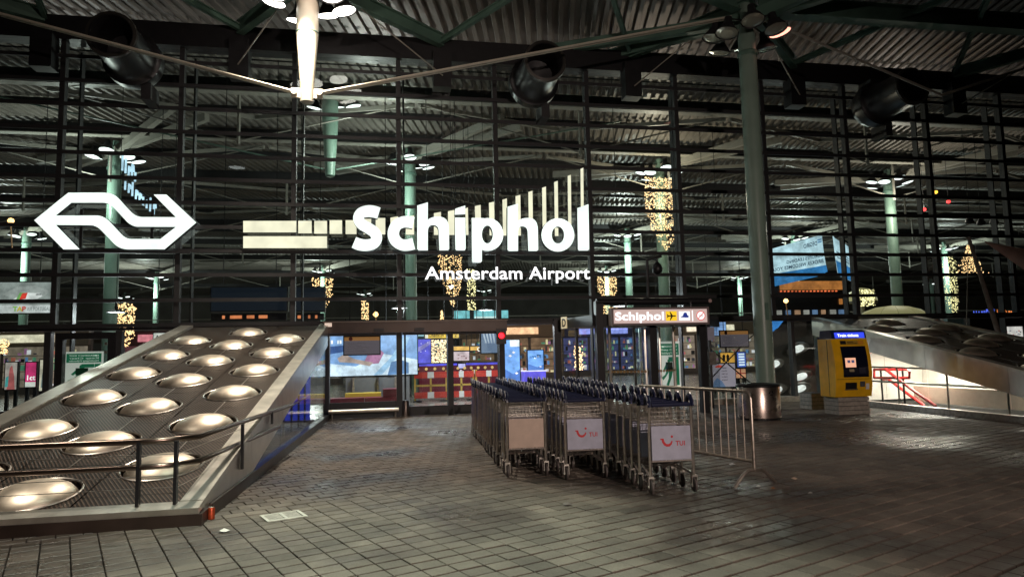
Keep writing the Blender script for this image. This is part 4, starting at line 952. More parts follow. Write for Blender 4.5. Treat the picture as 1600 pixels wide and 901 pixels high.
part('loop', MB().tube([atX(x,y,XR) for x, y in ((1366,590),(1366,577),(1418,577),(1421,580),(1421,590),(1366,590))], .035, 8), RED, rr_, True)
part('handrail', MB().tube([atX(1384,577,XR-.06), atX(1425,608,XR-.06), atX(1462,634,XR-.06)], .04, 8), RED, rr_, True)
part('handrail', MB().tube([atX(1366,592,XR+.5), atX(1388,592,XR+.5), atX(1420,616,XR+.5), atX(1445,634,XR+.5)], .04, 8), RED, rr_, True)
for x, y in ((1376,577),(1410,577)): p_ = atX(x,y,XR); part('post', MB().tube([p_, Vector((p_.x,p_.y,.0))], .025, 8), BLACK, rr_, True)
gr_ = thing('stair_frame_rail', 'white tubular frame railing further down the stairwell', 'railing', (14.2, 12, 0))
part('frame', MB().tube([(14.0,13.6,.42),(14.0,13.6,.95),(14.0,13.5,1.0),(14.0,10.2,1.0)], .025, 8), STEEL, gr_, True)
for k in range(5): part('knob', MB().lathe([(.03,0),(.03,.05),(.001,.06)], (13.98,13.2-k*.9,.55), (-1,0,0), 8), STEEL, gr_, True)
part('rail', MB().tube([(14.02,13.6,.55),(14.02,9.4,.55)], .012, 6), STEEL, gr_)

# ================================================================== inside the hall
def rect(px0, px1, py0, py1, y):
    a = atY(px0, (py0+py1)/2, y); b = atY(px1, (py0+py1)/2, y)
    return a.x, b.x, atY((px0+px1)/2, py1, y).z, atY((px0+px1)/2, py0, y).z
def board(name, label, cat, px0, px1, py0, py1, y, m, frame=BLACK, depth=.12, legs=False, hang=False, group=None):
    x0, x1, z0, z1 = rect(px0, px1, py0, py1, y)
    t = thing(name, label, cat, ((x0+x1)/2, y, max(z0,0) if not legs else 0), group)
    part('casing', MB().box(x0-.03, x1+.03, y+.01, y+depth, z0-.03, z1+.03), frame, t)
    part('face', MB().box(x0, x1, y-.006, y+.004, z0, z1), m, t)
    if legs:
        for x in (x0+(x1-x0)*.12, x0+(x1-x0)*.88): part('leg', MB().box(x-.04, x+.04, y+.03, y+.1, 0, z0-.032), frame, t)
    if hang:
        for x in (x0+(x1-x0)*.15, x0+(x1-x0)*.85): part('hanger', MB().tube([(x,y+.06,z1+.03),(x,y+.06,min(10.3, z1+2.2) if y < 19 else 10.3)], .012, 5), DARK, t)
    return t, x0, x1, z0, z1
def put(t, name, x0, x1, z0, z1, y, m, fr=(0,1,0,1), lift=.012):
    a = x0+(x1-x0)*fr[0]; b = x0+(x1-x0)*fr[1]; c = z0+(z1-z0)*fr[2]; d = z0+(z1-z0)*fr[3]
    return part(name, MB().box(a, b, y-lift, y-lift+.005, c, d), m, t)
def shape(t, name, x0, x1, z0, z1, y, pts, m, lift=.014):
    return part(name, filled(pts, [], lambda a, b: Vector((x0+(x1-x0)*a, y-lift, z0+(z1-z0)*b)), None), m, t)
def E_(name, col, st):
    new = name not in MATS; m = emat(name, col, st)
    if new:      # printed and lit surfaces carry some picture, never one flat tone
        n = m.node_tree; b = n.nodes['Principled BSDF']; g = n.nodes.new('ShaderNodeNewGeometry'); z = n.nodes.new('ShaderNodeTexNoise'); z.inputs['Scale'].default_value = 2.6; z.inputs['Detail'].default_value = 7; z.inputs['Roughness'].default_value = .65
        n.links.new(g.outputs['Position'], z.inputs['Vector']); r = n.nodes.new('ShaderNodeMapRange'); r.inputs[1].default_value = .3; r.inputs[2].default_value = .7; r.inputs[3].default_value = st*.5; r.inputs[4].default_value = st*1.4
        n.links.new(z.outputs[0], r.inputs[0]); n.links.new(r.outputs[0], b.inputs['Emission Strength'])
    return m
# back of the hall: dark far wall
wl = struct('hall_back_wall', MB().box(-70, 112, 100, 100.4, 0, 10.4), mat('far_wall', (.09,.085,.08), .8, noise=.4, nscale=.5))
struct('hall_side_wall', MB().box(-70.4, -70, 18.4, 100, 0, 10.4), mat('far_wall', (.05,.045,.04)))
# upper gallery slab and its rail
gal = thing('gallery', 'dark gallery floor crossing the back of the hall', 'gallery', (10, 60, 3.4))
part('slab', MB().box(-60, 90, 58, 72, 3.35, 3.75), mat('slab_grey', (.10,.09,.08), .7, noise=.2, nscale=1), gal)
part('rail', MB().box(-60, 90, 57.92, 57.99, 4.7, 4.76), PALE, gal)
for k in range(50): part('baluster', MB().box(-60+k*3, -59.94+k*3, 57.93, 57.98, 3.76, 4.69), DARK, gal)
random.seed(11)
# shop fronts in a row along the back of the ground floor
cols_ = [((.9,.55,.3),.5), ((.3,.35,.9),.5), ((1,.8,.6),.6), ((.8,.25,.3),.4), ((.9,.9,.8),.6), ((.35,.6,.7),.4)]
desc = ['warm amber lit', 'blue lit', 'cream lit', 'red lit', 'white lit', 'teal lit']
where = ['behind the emergency exit door', 'left glazing by the airline billboard', 'under the dark train boards', 'behind the kiosk advert', 'behind the red and white barriers', 'behind the sliding door', 'beside the aquarium-blue posters', 'behind the revolving door', 'behind the direction sign', 'behind the flight screen', 'behind the green column', 'behind the ticket machine', 'beyond the dark canopy', 'far beyond the sail']
for k in range(14):
    x = -34+k*6.4; y = 38+random.uniform(0,4)
    c, s = cols_[k%6]
    t = thing('retail_shop', '%s shop front %s' % (desc[k%6], where[k].replace('left glazing by', 'beyond the glass by')), 'shop', (x+3, y, 0), 'shop fronts at the back of the hall')
    part('wall', MB().box(x, x+6.2, y+.2, y+.5, 0, 3.3), mat('shop_wall', (.12,.10,.09), .7, noise=.3, nscale=1), t)
    part('fascia', MB().box(x, x+6.2, y-.1, y+.19, 2.45, 3.2), mat('shop_fascia_%d' % (k%6), tuple(q*.16 for q in c), .5), t)
    for j in range(3):
        wx = x+.15+j*2.03
        wn = part('window', MB().box(wx, wx+1.85, y+.12, y+.19, .35, 2.4), E_('shopwin_%d' % (k%6), c, s*.35), t)
        gm = MB()
        for q in range(46):
            a = wx+random.uniform(.02,1.65); z = .38+random.randrange(5)*.40+random.uniform(0,.05); gm.box(a, a+random.uniform(.05,.2), y+.02+.0005*q, y+.115, z, z+random.uniform(.06,.3), q%8)
        for q in range(1,5): gm.box(wx, wx+1.85, y-.01, y+.118, .36+q*.40-.03, .36+q*.40-.005, 6)
        go = part('goods', gm, [E_('goods_%d' % q, [(1,.3,.2),(.2,.5,1),(1,.9,.5),(.1,.1,.12),(.9,.9,.95),(.2,.7,.4),(.02,.02,.02),(.7,.3,.6)][q], (.35,.4,.7,.3,.8,.35,.2,.4)[q]) for q in range(8)], wn); go['kind'] = 'stuff'
    part('sign', MB().box(x+1.4, x+4.6, y-.16, y-.11, 2.62, 3.02), E_('shopsign_%d' % (k%6), tuple(min(1,q*1.1) for q in c), 1.1), t)
# round lobby lamps added to brighten the floor behind the entrance
for lb, x, y in (('round ceiling lamp over the kiosk advert', .5, 20.0), ('round ceiling lamp over the plastic barriers', 3.2, 21.2), ('round ceiling lamp behind the revolving door', 7.2, 20.0), ('round ceiling lamp behind the exit door', -7.2, 20.5)):
    t = thing('ceiling_lamp', lb, 'lamp', (x, y, 2.9), 'lobby lamps'); part('shade', MB().lathe([(.02,3.2),(.05,3.0),(.22,2.93),(.23,2.9)], (x,y,0), (0,0,1), 16), DARK, t, True); part('cord', MB().tube([(x,y,3.2),(x,y,10.3)], .01, 4), DARK, t)
    part('lens', MB().lathe([(.001,2.91),(.2,2.91)], (x,y,0), (0,0,1), 16), LENSW, t)
    ld = bpy.data.lights.new('lamp_glow', 'POINT'); ld.energy = 330; ld.color = (.90,.95,1); ld.shadow_soft_size = .2
    lo = bpy.data.objects.new('lamp_glow', ld); COL.objects.link(lo); lo.parent = t; lo.location = (0,0,-.08)

# ad kiosk behind the left window
t, x0, x1, z0, z1 = board('advert_kiosk', 'large blue advertising lightbox behind the entrance window', 'advert', 513, 652, 520, 586, 21.0, E_('ad_blue', (.30,.52,.95), 1.0), depth=.3)
shape(t, 'image_patch', x0,x1,z0,z1,21.0, [(0,.0),(.35,.0),(1,.0),(1,.35),(.62,.5),(.3,.22),(0,.3)], E_('ad_pale', (.72,.85,1), 1.3))
shape(t, 'image_patch', x0,x1,z0,z1,21.0, [(.38,.25),(.56,.28),(.62,.52),(.58,.6),(.45,.55)], E_('ad_pink', (.85,.35,.65), .7), .018)
shape(t, 'image_patch', x0,x1,z0,z1,21.0, [(.10,.42),(.18,.52),(.28,.40),(.50,.30),(.46,.22),(.28,.30),(.12,.33)], E_('ad_skin', (.95,.70,.62), .7), .022)
shape(t, 'image_patch', x0,x1,z0,z1,21.0, [(.5,0),(.60,.02),(.86,.62),(.92,.90),(.84,.88),(.70,.42)], E_('ad_lblue', (.42,.68,.98), 1.2), .024)
shape(t, 'image_patch', x0,x1,z0,z1,21.0, [(.66,0),(.9,.02),(.9,.28),(.8,.36),(.7,.3)], E_('ad_mblue', (.20,.42,.85), .7), .026)
shape(t, 'image_patch', x0,x1,z0,z1,21.0, [(.02,.52),(.22,.58),(.2,.72),(.02,.70)], E_('ad_dblue', (.08,.2,.6), .6), .022)
shape(t, 'image_patch', x0,x1,z0,z1,21.0, [(.30,.5),(.52,.55),(.52,.95),(.26,.95)], E_('ad_sky', (.55,.78,1), 1.2), .016)
for k, u in enumerate((.03,.10,.125,.19)): put(t, 'light_mark', x0,x1,z0,z1,21.0, E_('ad_white', (1,1,1), 1.6), (u,u+(.02 if k != 1 else .015),.76,.84), .03)
bx0, bx1, bz0, bz1 = rect(540, 640, 587, 640, 21.0)
part('plinth', MB().box(bx0, bx1, 21.02, 21.9, 0, z0-.04), mat('kiosk_grey', (.20,.20,.21), .45, noise=.1), t)
for u in (.12,.5,.78): part('plinth_post', MB().box(bx0+(bx1-bx0)*u-.03, bx0+(bx1-bx0)*u+.03, 20.92, 21.0, 0, z0-.05), STEELD, t)
x0, x1, z0, z1 = rect(514, 624, 621, 641, 19.6)
sb = thing('lounge_bench', 'long burgundy bench behind the entrance window', 'bench', ((x0+x1)/2, 19.9, 0))
BU = mat('burgundy', (.22,.012,.03), .45, noise=.1)
for k in range(2): a = x0+(x1-x0)*k/2; part('seat', MB().box(a+.01, a+(x1-x0)/2-.01, 19.6, 20.1, .06, .40), BU, sb)
part('back', MB().box(x1-.45, x1, 19.62, 20.08, .405, .62), BU, sb); part('yellow_ledge', MB().box(x0+.4, x1-.5, 20.15, 20.6, .36, .50), mat('yellow_ledge', (.6,.42,.03), .5, emit=(1,.7,.1), es=.15), sb)
# plastic barriers inside the doors
ORG = mat('barrier_yellow', (.50,.32,.06), .5); BRD = mat('barrier_red', (.55,.045,.03), .45); BWH = mat('barrier_white', (.72,.68,.66), .45); LAMPY = E_('barrier_lamp', (1,.62,.2), .9)
for k, (pa, pb, wh) in enumerate(((646,700,'behind the closed door leaf next to the kiosk'),(700,742,'at the join of the two sliding doors'),(742,786,'beneath the coffee lettering'))):
    y = 23.0; x0, x1, _, _ = rect(pa, pb, 580, 622, y); t = thing('plastic_barrier', 'red and white plastic barrier '+wh, 'barrier', ((x0+x1)/2, y, 0), 'plastic barriers inside the doors')
    part('frame', MB().box(x0+.02,x0+.08,y,y+.06,.05,1.02).box(x1-.08,x1-.02,y,y+.06,.05,1.02).box(x0+.08,x1-.08,y,y+.06,.50,.56).box((x0+x1)/2-.03,(x0+x1)/2+.03,y,y+.06,.3,.78), ORG, t)
    for z in (.78,.12):
        n = 5
        for j in range(n): a = x0+.03+(x1-x0-.06)*j/n; part('stripe_board', MB().box(a, a+(x1-x0-.06)/n-.004, y-.03, y-.002, z, z+.2), BWH if j == 2 else BRD, t)
    for j in range(4): part('reflector', MB().lathe([(.05,0),(.04,.03),(.001,.035)], (x0+(x1-x0)*(j+.5)/4, y, 1.08), (0,-1,0), 10), LAMPY, t)
    for x in (x0+.12, x1-.12): part('foot', MB().box(x-.15, x+.15, y-.15, y+.2, 0, .045), BLACK, t)
# signs and screens seen through the doors
t, x0, x1, z0, z1 = board('check_in_sign', 'yellow backlit check-in sign over the sliding doors', 'sign', 664, 700, 518, 528, 22.0, E_('wayfind_yellow', (1,.62,.04), 1.0), hang=True)
write('Check-in 1', (x0+(x1-x0)*.15, 21.985, z0+(z1-z0)*.22), (1,0,0), (z1-z0)*.5, t, BLACK, width=(x1-x0)*.78); put(t, 'pictogram', x0,x1,z0,z1,22.0, E_('wf_white', (1,.95,.8), 1.2), (0,.13,0,1))
t, x0, x1, z0, z1 = board('gate_sign', 'small yellow backlit sign with the number 2', 'sign', 707, 717, 518, 527.5, 22.0, E_('wayfind_yellow', (1,.62,.04), 1), hang=True); write('2', (x0+(x1-x0)*.3, 21.985, z0+(z1-z0)*.18), (1,0,0), (z1-z0)*.6, t, BLACK)
t, x0, x1, z0, z1 = board('rail_sign', 'dark orange hanging sign lettered NS International', 'sign', 597, 640, 519, 528.5, 21.5, E_('wf_dark', (.35,.09,.02), .35), hang=True)
write('NS International', (x0+(x1-x0)*.2, 21.485, z0+(z1-z0)*.25), (1,0,0), (z1-z0)*.45, t, E_('wf_txt', (1,.75,.5), 1.4), width=(x1-x0)*.78); put(t, 'pictogram', x0,x1,z0,z1,21.5, E_('wf_orange', (1,.45,.1), 1), (.02,.15,.1,.9))
def infoboard(label, a, b, c, d, y):
    t, x0, x1, z0, z1 = board('notice_board', label, 'notice', a, b, c, d, y, mat('notice_grey', (.10,.085,.10), .5, emit=(.4,.33,.4), es=.25), depth=.05, hang=True)
    put(t, 'header', x0,x1,z0,z1,y, mat('notice_orange', (.40,.17,.04), .5, emit=(1,.45,.15), es=.25), (0,1,.78,1)); part('symbol', MB().lathe([(.001,0),(.05,.001)], (x0+.16,y-.02,z0+(z1-z0)*.89), (0,-1,0), 10), mat('notice_red', (.3,.02,.02), .5), t)
    for k in range(5): put(t, 'text_line', x0,x1,z0,z1,y, mat('notice_text', (.5,.45,.45), .5), (.06,(.62,.45,.7,.55,.66)[k],.62-k*.12,.64-k*.12), .014)
infoboard('dark notice board with orange header before the blue kiosk advert', 538, 593, 526, 553, YF+.15)
infoboard('dark notice board with orange header beside the green column', 1126, 1169, 517, 541, YF+.15)
t, x0, x1, z0, z1 = board('purple_screen', 'violet lit video screen behind the sliding doors', 'screen', 637, 673, 530, 568, 26.0, E_('violet', (.13,.12,.75), 1.2), legs=True)
shape(t, 'image_patch', x0,x1,z0,z1,26.0, [(0,.55),(.5,.7),(1,.95),(1,.8),(.5,.5),(0,.4)], E_('violet2', (.45,.40,1), .9)); shape(t, 'image_patch', x0,x1,z0,z1,26.0, [(.1,.1),(.35,.3),(.3,.35),(.05,.15)], E_('violet2', (.4,.4,1), .9))
for k in range(8): u, v = random.uniform(.1,.9), random.uniform(.3,.95); put(t, 'light_mark', x0,x1,z0,z1,26.0, E_('viol_w', (.9,.85,1), 1.6), (u,u+.03,v,v+.03), .02)
t, x0, x1, z0, z1 = board('shop_counter', 'deep red shop counter behind the plastic barriers', 'counter', 655, 790, 567, 612, 25.5, mat('counter_red', (.10,.006,.014), .4, emit=(.4,.02,.08), es=.10), depth=.7)
put(t, 'lit_edge', x0,x1,z0,z1,25.5, E_('edge_blue', (.12,.1,.9), 1.1), (0,1,.93,1)); strokes((x0+(x1-x0)*.3,25.47,z0+(z1-z0)*.62), (1,0,0), .16, 1.3, 10, t, E_('cnt_txt', (1,.8,.95), 1.2))
t, x0, x1, z0, z1 = board('pink_screen', 'small pale pink menu screen over the red counter', 'screen', 709, 733, 549, 563, 25.2, E_('pinkw', (1,.75,.8), .95), hang=True)
for k in range(6): u, v = random.uniform(.1,.8), random.uniform(.1,.8); put(t, 'light_mark', x0,x1,z0,z1,25.2, E_('pinkd', (.7,.35,.4), .6), (u,u+.12,v,v+.1))
for lb, a, b in (('orange light strip sign above the pink screen', 709, 733), ('short orange light strip sign near the coffee lettering', 735, 748)): board('strip_sign', lb, 'sign', a, b, 541, 547, 25.2, E_('strip_or', (1,.55,.12), 1.2), hang=True)
board('shop_sign', 'little violet lit shop sign below the pink screen', 'sign', 716, 727, 568, 575, 25.3, E_('viol_s', (.6,.55,1), 1.2))
t, x0, x1, z0, z1 = board('glass_poster', 'pale striped poster panel hanging behind the door glass', 'poster', 752, 778, 517, 551, YF+.8, mat('poster_pale', (.35,.45,.6), .5, emit=(.4,.55,.85), es=.4), hang=True)
for k in range(4): shape(t, 'stripe', x0,x1,z0,z1,YF+.8, [(.05+.2*k,1),(.15+.2*k,1),(.32+.17*k,.45),(.24+.17*k,.45)], E_('poster_w', (.75,.85,1), .8))
cs = thing('coffee_lettering', 'white lettering COFFEE glowing behind the sliding door', 'sign', atY(745,549,25.0)); a = atY(746,548.5,25.0); b = atY(769,548.5,25.0)
part('rail', MB().box(a.x, b.x, 25.02, 25.06, a.z-.07, a.z-.03), DARK, cs); write('COFFEE', a, (1,0,0), .15, cs, E_('coffee_w', (1,1,1), 2), width=b.x-a.x)
# light blue posters near the revolving door
for lb, (a, b, c, d), y in (('tall pale blue fish poster between door post and revolving door', (785,812,531,596), 19.6), ('pale blue lit screen with dark lettering beside the letter D door', (825,849,547,579), 19.4)):
    t, x0, x1, z0, z1 = board('blue_poster', lb, 'poster', a, b, c, d, y, E_('aqua', (.20,.45,.95), 1.15), legs=True)
    shape(t, 'image_patch', x0,x1,z0,z1,y, [(0,0),(1,0),(1,.3),(.6,.18),(0,.35)], E_('aqua_d', (.12,.30,.85), .8))
    for u, v in ((.35,.62),(.55,.7),(.7,.2)): shape(t, 'fish', x0,x1,z0,z1,y, [(u,v),(u+.1,v+.03),(u+.2,v),(u+.1,v-.03)], E_('fish_w', (1,1,1), 1.2), .02)
    if a > 820: strokes((x0+.05,y-.02,z0+(z1-z0)*.62), (1,0,0), .1, (x1-x0)*.8, 7, t, E_('aq_txt', (.03,.2,.6), .5))
    else: put(t, 'logo_square', x0,x1,z0,z1,y, E_('aq_w', (.85,.97,1), 1.2), (.45,1,.84,1))
pl_ = thing('light_plinth', 'violet glowing plinth beneath the pale blue screen', 'plinth', atY(838,590,19.3)); x0,x1,z0,z1 = rect(820,853,580,596,19.3)
part('body', MB().box(x0,x1,19.3,19.8,0,max(z1,.3)), E_('plinth_v', (.16,.14,.95), .8), pl_); part('top', MB().box(x0-.02,x1+.02,19.28,19.82,max(z1,.3)+.002,max(z1,.3)+.03), E_('plinth_w', (.8,.8,1), 1.1), pl_)
# emergency exit posters (white and green)
def exit_poster(label, a, b, c, d, y, mirror, frame):
    x0, x1, z0, z1 = rect(a, b, c, d, y); t = thing('exit_poster', label, 'poster', ((x0+x1)/2, y, z0))
    G = mat('exit_green', (.02,.20,.09), .5, emit=(.03,.4,.2), es=.2)
    part('sheet', MB().box(x0,x1,y,y+.01,z0,z1), mat('exit_white', (.75,.75,.70), .5, emit=(.9,.95,.85), es=.42), t); put(t,'header',x0,x1,z0,z1,y,G,(.05,.95,.70,.95),.004)
    for k, s in enumerate(('EMERGENCY EXIT','Keep Clear','Nooduitgang Vrijhouden')):
        write(s, (x0+(x1-x0)*.12, y-.008, z0+(z1-z0)*(.87-.07*k)), (1,0,0), (z1-z0)*.04, t, mat('exit_txt', (.8,.85,.8), .5, emit=(.8,.9,.8), es=.5), width=(x1-x0)*.76, mirror=mirror)
    put(t,'door_shape',x0,x1,z0,z1,y,G,(.78,.93,.05,.66),.004); put(t,'door_shape',x0,x1,z0,z1,y,G,(.45,.77,.56,.66),.004)
    man = [(.10,.22),(.16,.16),(.30,.24),(.44,.34),(.42,.20),(.30,.06),(.40,.03),(.56,.22),(.62,.34),(.74,.25),(.78,.30),(.62,.46),(.48,.52),(.30,.50),(.18,.38),(.24,.35),(.32,.42),(.36,.40),(.26,.28)]
    shape(t,'running_figure',x0,x1,z0,z1,y,man,G,.006); part('head', MB().lathe([(.001,0),((x1-x0)*.07,.001)], (x0+(x1-x0)*.46,y-.006,z0+(z1-z0)*.58), (0,-1,0), 14), G, t)
    put(t,'notice',x0,x1,z0,z1,y,mat('exit_notice', (.012,.10,.05), .5),(.30,.62,.36,.55),.012); return t
exit_poster('green and white emergency exit sheet reversed on the exit door', 100, 161, 549, 606, YF+.20, True, None)
exit_poster('green and white emergency exit sheet inside the revolving door', 1030, 1063, 533, 605, YF+.5, False, None)
ed = thing('emergency_exit', 'black-framed emergency exit door in the glass front', 'exit door', (fx(132), YF, 0))
xa_, xb_ = fx(82, py=600), fx(188, py=560)
for x in (xa_+.16, xb_-.16): part('jamb', MB().box(x-.08,x+.08,YF-.14,YF+.05,0,2.1), BLACK, ed)
part('head', MB().box(xa_+.08,xb_-.08,YF-.14,YF+.05,2.102,2.25), BLACK, ed); part('leaf_glass', MB().box(xa_+.25,xb_-.25,YF-.05,YF-.04,.2,2.09), GLASS2, ed)
part('bottom_rail', MB().box(xa_+.25,xb_-.25,YF-.08,YF-.02,.01,.195), BLACK, ed)
for z in (1.75,1.95): part('hinge', MB().box(xb_-.30,xb_-.245,YF-.16,YF-.145,z,z+.06), STEEL, ed)
# billboard and small shop adverts behind the left glazing
t, x0, x1, z0, z1 = board('airline_billboard', 'wide pale airline billboard with a white aeroplane', 'billboard', -60, 81, 441, 489, 23.5, E_('bill_grey', (.55,.60,.58), .62), hang=True)
y = 23.5
put(t,'text_band',x0,x1,z0,z1,y,E_('bill_w', (.95,.97,.98), .85),(0,1,0,.26))
shape(t,'cloud',x0,x1,z0,z1,y,[(.45,.6),(.6,.85),(.8,.9),(.98,.7),(.9,.5),(.6,.45)],E_('bill_cloud', (.68,.72,.70), .66))
shape(t,'plane_body',x0,x1,z0,z1,y,[(.2,.38),(.55,.42),(.72,.66),(.86,.64),(.90,.55),(.84,.46),(.7,.42),(.5,.32)],E_('bill_plane', (1,1,1), .95),.018)
shape(t,'plane_tail',x0,x1,z0,z1,y,[(.60,.42),(.66,.42),(.70,.66),(.64,.66)],E_('bill_green', (.3,.7,.2), .7),.022); shape(t,'plane_tail',x0,x1,z0,z1,y,[(.64,.44),(.71,.46),(.73,.66),(.67,.64)],E_('bill_red', (.9,.06,.04), .9),.024)
shape(t,'cockpit',x0,x1,z0,z1,y,[(.82,.58),(.88,.585),(.88,.61),(.83,.62)],E_('bill_dk', (.1,.12,.14), .3),.022)
write('T', (x0+(x1-x0)*.57,y-.02,z0+(z1-z0)*.06), (1,0,0), (z1-z0)*.15, t, E_('tap_g', (.35,.7,.1), .9), bold=.04); write('A', (x0+(x1-x0)*.615,y-.02,z0+(z1-z0)*.06), (1,0,0), (z1-z0)*.15, t, E_('tap_y', (.95,.7,.05), .9), bold=.04); write('P', (x0+(x1-x0)*.675,y-.02,z0+(z1-z0)*.06), (1,0,0), (z1-z0)*.15, t, E_('tap_r', (.95,.08,.05), .9), bold=.04)
write('AIR PORTUGAL', (x0+(x1-x0)*.73,y-.02,z0+(z1-z0)*.07), (1,0,0), (z1-z0)*.12, t, E_('tap_t', (.45,.5,.5), .6), width=(x1-x0)*.26)
t, x0, x1, z0, z1 = board('sale_poster', 'magenta price poster lettered 1ct', 'poster', 40, 56, 566, 604, 21.5, E_('pinkad', (.9,.05,.25), .8), legs=True); write('1ct', (x0+.05,21.48,z0+(z1-z0)*.28), (1,0,0), (z1-z0)*.2, t, E_('wh', (1,1,1), 1.2), bold=.03, width=(x1-x0)*.8); put(t,'white_base',x0,x1,z0,z1,21.5,E_('whb', (.9,.9,.85), .8),(0,1,0,.2))
t, x0, x1, z0, z1 = board('cream_poster', 'cream lit poster next to the magenta price poster', 'poster', 62, 75, 562, 610, 21.6, E_('creamad', (1,.9,.7), .8), legs=True); shape(t,'figure',x0,x1,z0,z1,21.6,[(.2,.1),(.8,.1),(.7,.5),(.5,.8),(.3,.5)],E_('fig', (.4,.5,.5), .5))
t, x0, x1, z0, z1 = board('portrait_poster', 'poster with a pink and white figure behind the green kick panel', 'poster', 8, 26, 566, 608, 21.6, E_('porad', (.75,.65,.6), .6), legs=True); shape(t,'figure',x0,x1,z0,z1,21.6,[(.2,0),(.9,0),(.8,.5),(.6,.9),(.4,.8),(.3,.4)],E_('por_red', (.8,.2,.2), .6)); shape(t,'swirl',x0,x1,z0,z1,21.6,[(.05,.1),(.3,.1),(.35,.5),(.1,.45)],E_('por_teal', (.1,.6,.6), .7),.02)
t, x0, x1, z0, z1 = board('newsagent_sign', 'white newsagent sign with black letters and red O above the canopy edge', 'sign', 240, 272, 520, 534, 24.5, E_('ako_w', (.9,.88,.82), .85), hang=True)
write('AK', (x0+(x1-x0)*.08,24.48,z0+(z1-z0)*.25), (1,0,0), (z1-z0)*.5, t, BLACK, bold=.04, width=(x1-x0)*.42); write('O', (x0+(x1-x0)*.53,24.48,z0+(z1-z0)*.25), (1,0,0), (z1-z0)*.5, t, E_('ako_r', (.8,.03,.03), .9), bold=.04)
# dark train departure boards
DB = mat('board_navy', (.010,.014,.022), .3, emit=(.05,.08,.13), es=.12)
for lb, a, b in (('dark blue unlit departure board nearer the double-arrow sign', 330, 448), ('dark blue unlit departure board above the entrance corner', 462, 506)):
    t, x0, x1, z0, z1 = board('departure_board', lb, 'departure board', a, b, 449, 485, 20.3, DB, hang=True, depth=.35, group='departure boards')
    for k in range(10 if a < 400 else 4):
        u = random.uniform(.05,.8); put(t,'led_text',x0,x1,z0-.25,z0-.12,20.3,E_('led_or', (1,.3,.12), 1.0),(u,u+random.uniform(.03,.10),.2,.9))
    part('led_strip', MB().box(x0,x1,20.31,20.4,z0-.28,z0-.08), BLACK, t)
t, x0, x1, z0, z1 = board('cyan_sign', 'long glowing cyan lightbox above the sliding doors', 'lightbox', 710, 794, 485, 497, 30.0, E_('cyan', (.30,.85,.95), .95), hang=True)
put(t,'gap',x0,x1,z0,z1,30.0,DARK,(.28,.36,0,1)); put(t,'lower_band',x0,x1,z0,z1,30.0,E_('cyan_w', (.8,1,1), 1.2),(.37,.85,0,.22))
# flight screens and bits beyond the revolving door
t, x0, x1, z0, z1 = board('blue_flight_screen', 'large pale blue flight screen beside the direction sign', 'screen', 1105, 1134, 499, 524, 24.0, E_('flt', (.30,.50,.95), 1.0), hang=True)
for k in range(5): put(t,'row_line',x0,x1,z0,z1,24.0,E_('flt_l', (.12,.22,.55), .6),(.03,.97,.15+.17*k,.165+.17*k))
put(t,'column_line',x0,x1,z0,z1,24.0,E_('flt_l', (.1,.2,.5), .6),(.48,.5,0,1),.014)
t, x0, x1, z0, z1 = board('info_totem', 'slim blue-white information screen behind the green column', 'screen', 1152, 1165, 550, 573, 21.5, E_('totem', (.10,.20,.75), .9), legs=True)
for k in range(5): put(t,'text_row',x0,x1,z0,z1,21.5,E_('tot_w', (.8,.9,1), 1.5),(.15,.85,.1+.18*k,.2+.18*k))
t, x0, x1, z0, z1 = board('orange_lightbox', 'orange lightbox with dark figures behind the crossed cables', 'lightbox', 1126, 1148, 551, 566, 22.0, E_('orbx', (1,.5,.08), .8), legs=True); 
for u in (.12,.40): shape(t,'figure',x0,x1,z0,z1,22.0,[(u,.1),(u+.16,.1),(u+.2,.7),(u+.1,.9),(u,.7)],BLACK)
t, x0, x1, z0, z1 = board('welcome_poster', 'pale lilac poster lettered Happy travels start at a clean airport', 'poster', 1113, 1149, 568, 604, 19.3, mat('lilac', (.45,.40,.5), .5, emit=(.75,.65,.8), es=.4), legs=True)
for k, s in enumerate(('Happy','travels','start at','a clean','airport')): write(s, (x0+(x1-x0)*.40,19.285,z0+(z1-z0)*(.80-.13*k)), (1,0,0), (z1-z0)*.065, t, mat('pt', (.08,.05,.09), .5), bold=.015)
shape(t,'figure',x0,x1,z0,z1,19.3,[(0,0),(.55,0),(.4,.25),(.2,.4),(.05,.25)],mat('pblue', (.2,.3,.55), .5, emit=(.3,.45,.8), es=.35)); shape(t,'bow',x0,x1,z0,z1,19.3,[(.1,.88),(.3,.96),(.5,.9),(.4,.84),(.2,.84)],E_('bowred', (.8,.08,.05), .7))
t, x0, x1, z0, z1 = board('gift_screen', 'small orange screen with a red cross of ribbon', 'screen', 1149, 1165, 576, 590, 19.6, E_('gift', (.9,.45,.25), .7), legs=True); put(t,'ribbon',x0,x1,z0,z1,19.6,E_('rib', (.5,.03,.03), .5),(.44,.54,0,1)); put(t,'ribbon',x0,x1,z0,z1,19.6,E_('rib', (.5,.03,.03), .5),(0,1,.44,.56),.016)
for a, b in (((1112,590),(1158,541)),((1110,545),(1175,600)),((1158,541),(1180,520))):
    p, q = atY(*a,YF+.3), atY(*b,YF+.3); solo('wind_brace', 'thin black bracing cable crossing behind the glass by the column', 'cable', MB().tube([p,q], .018, 6), BLACK, group='bracing cables by the column')
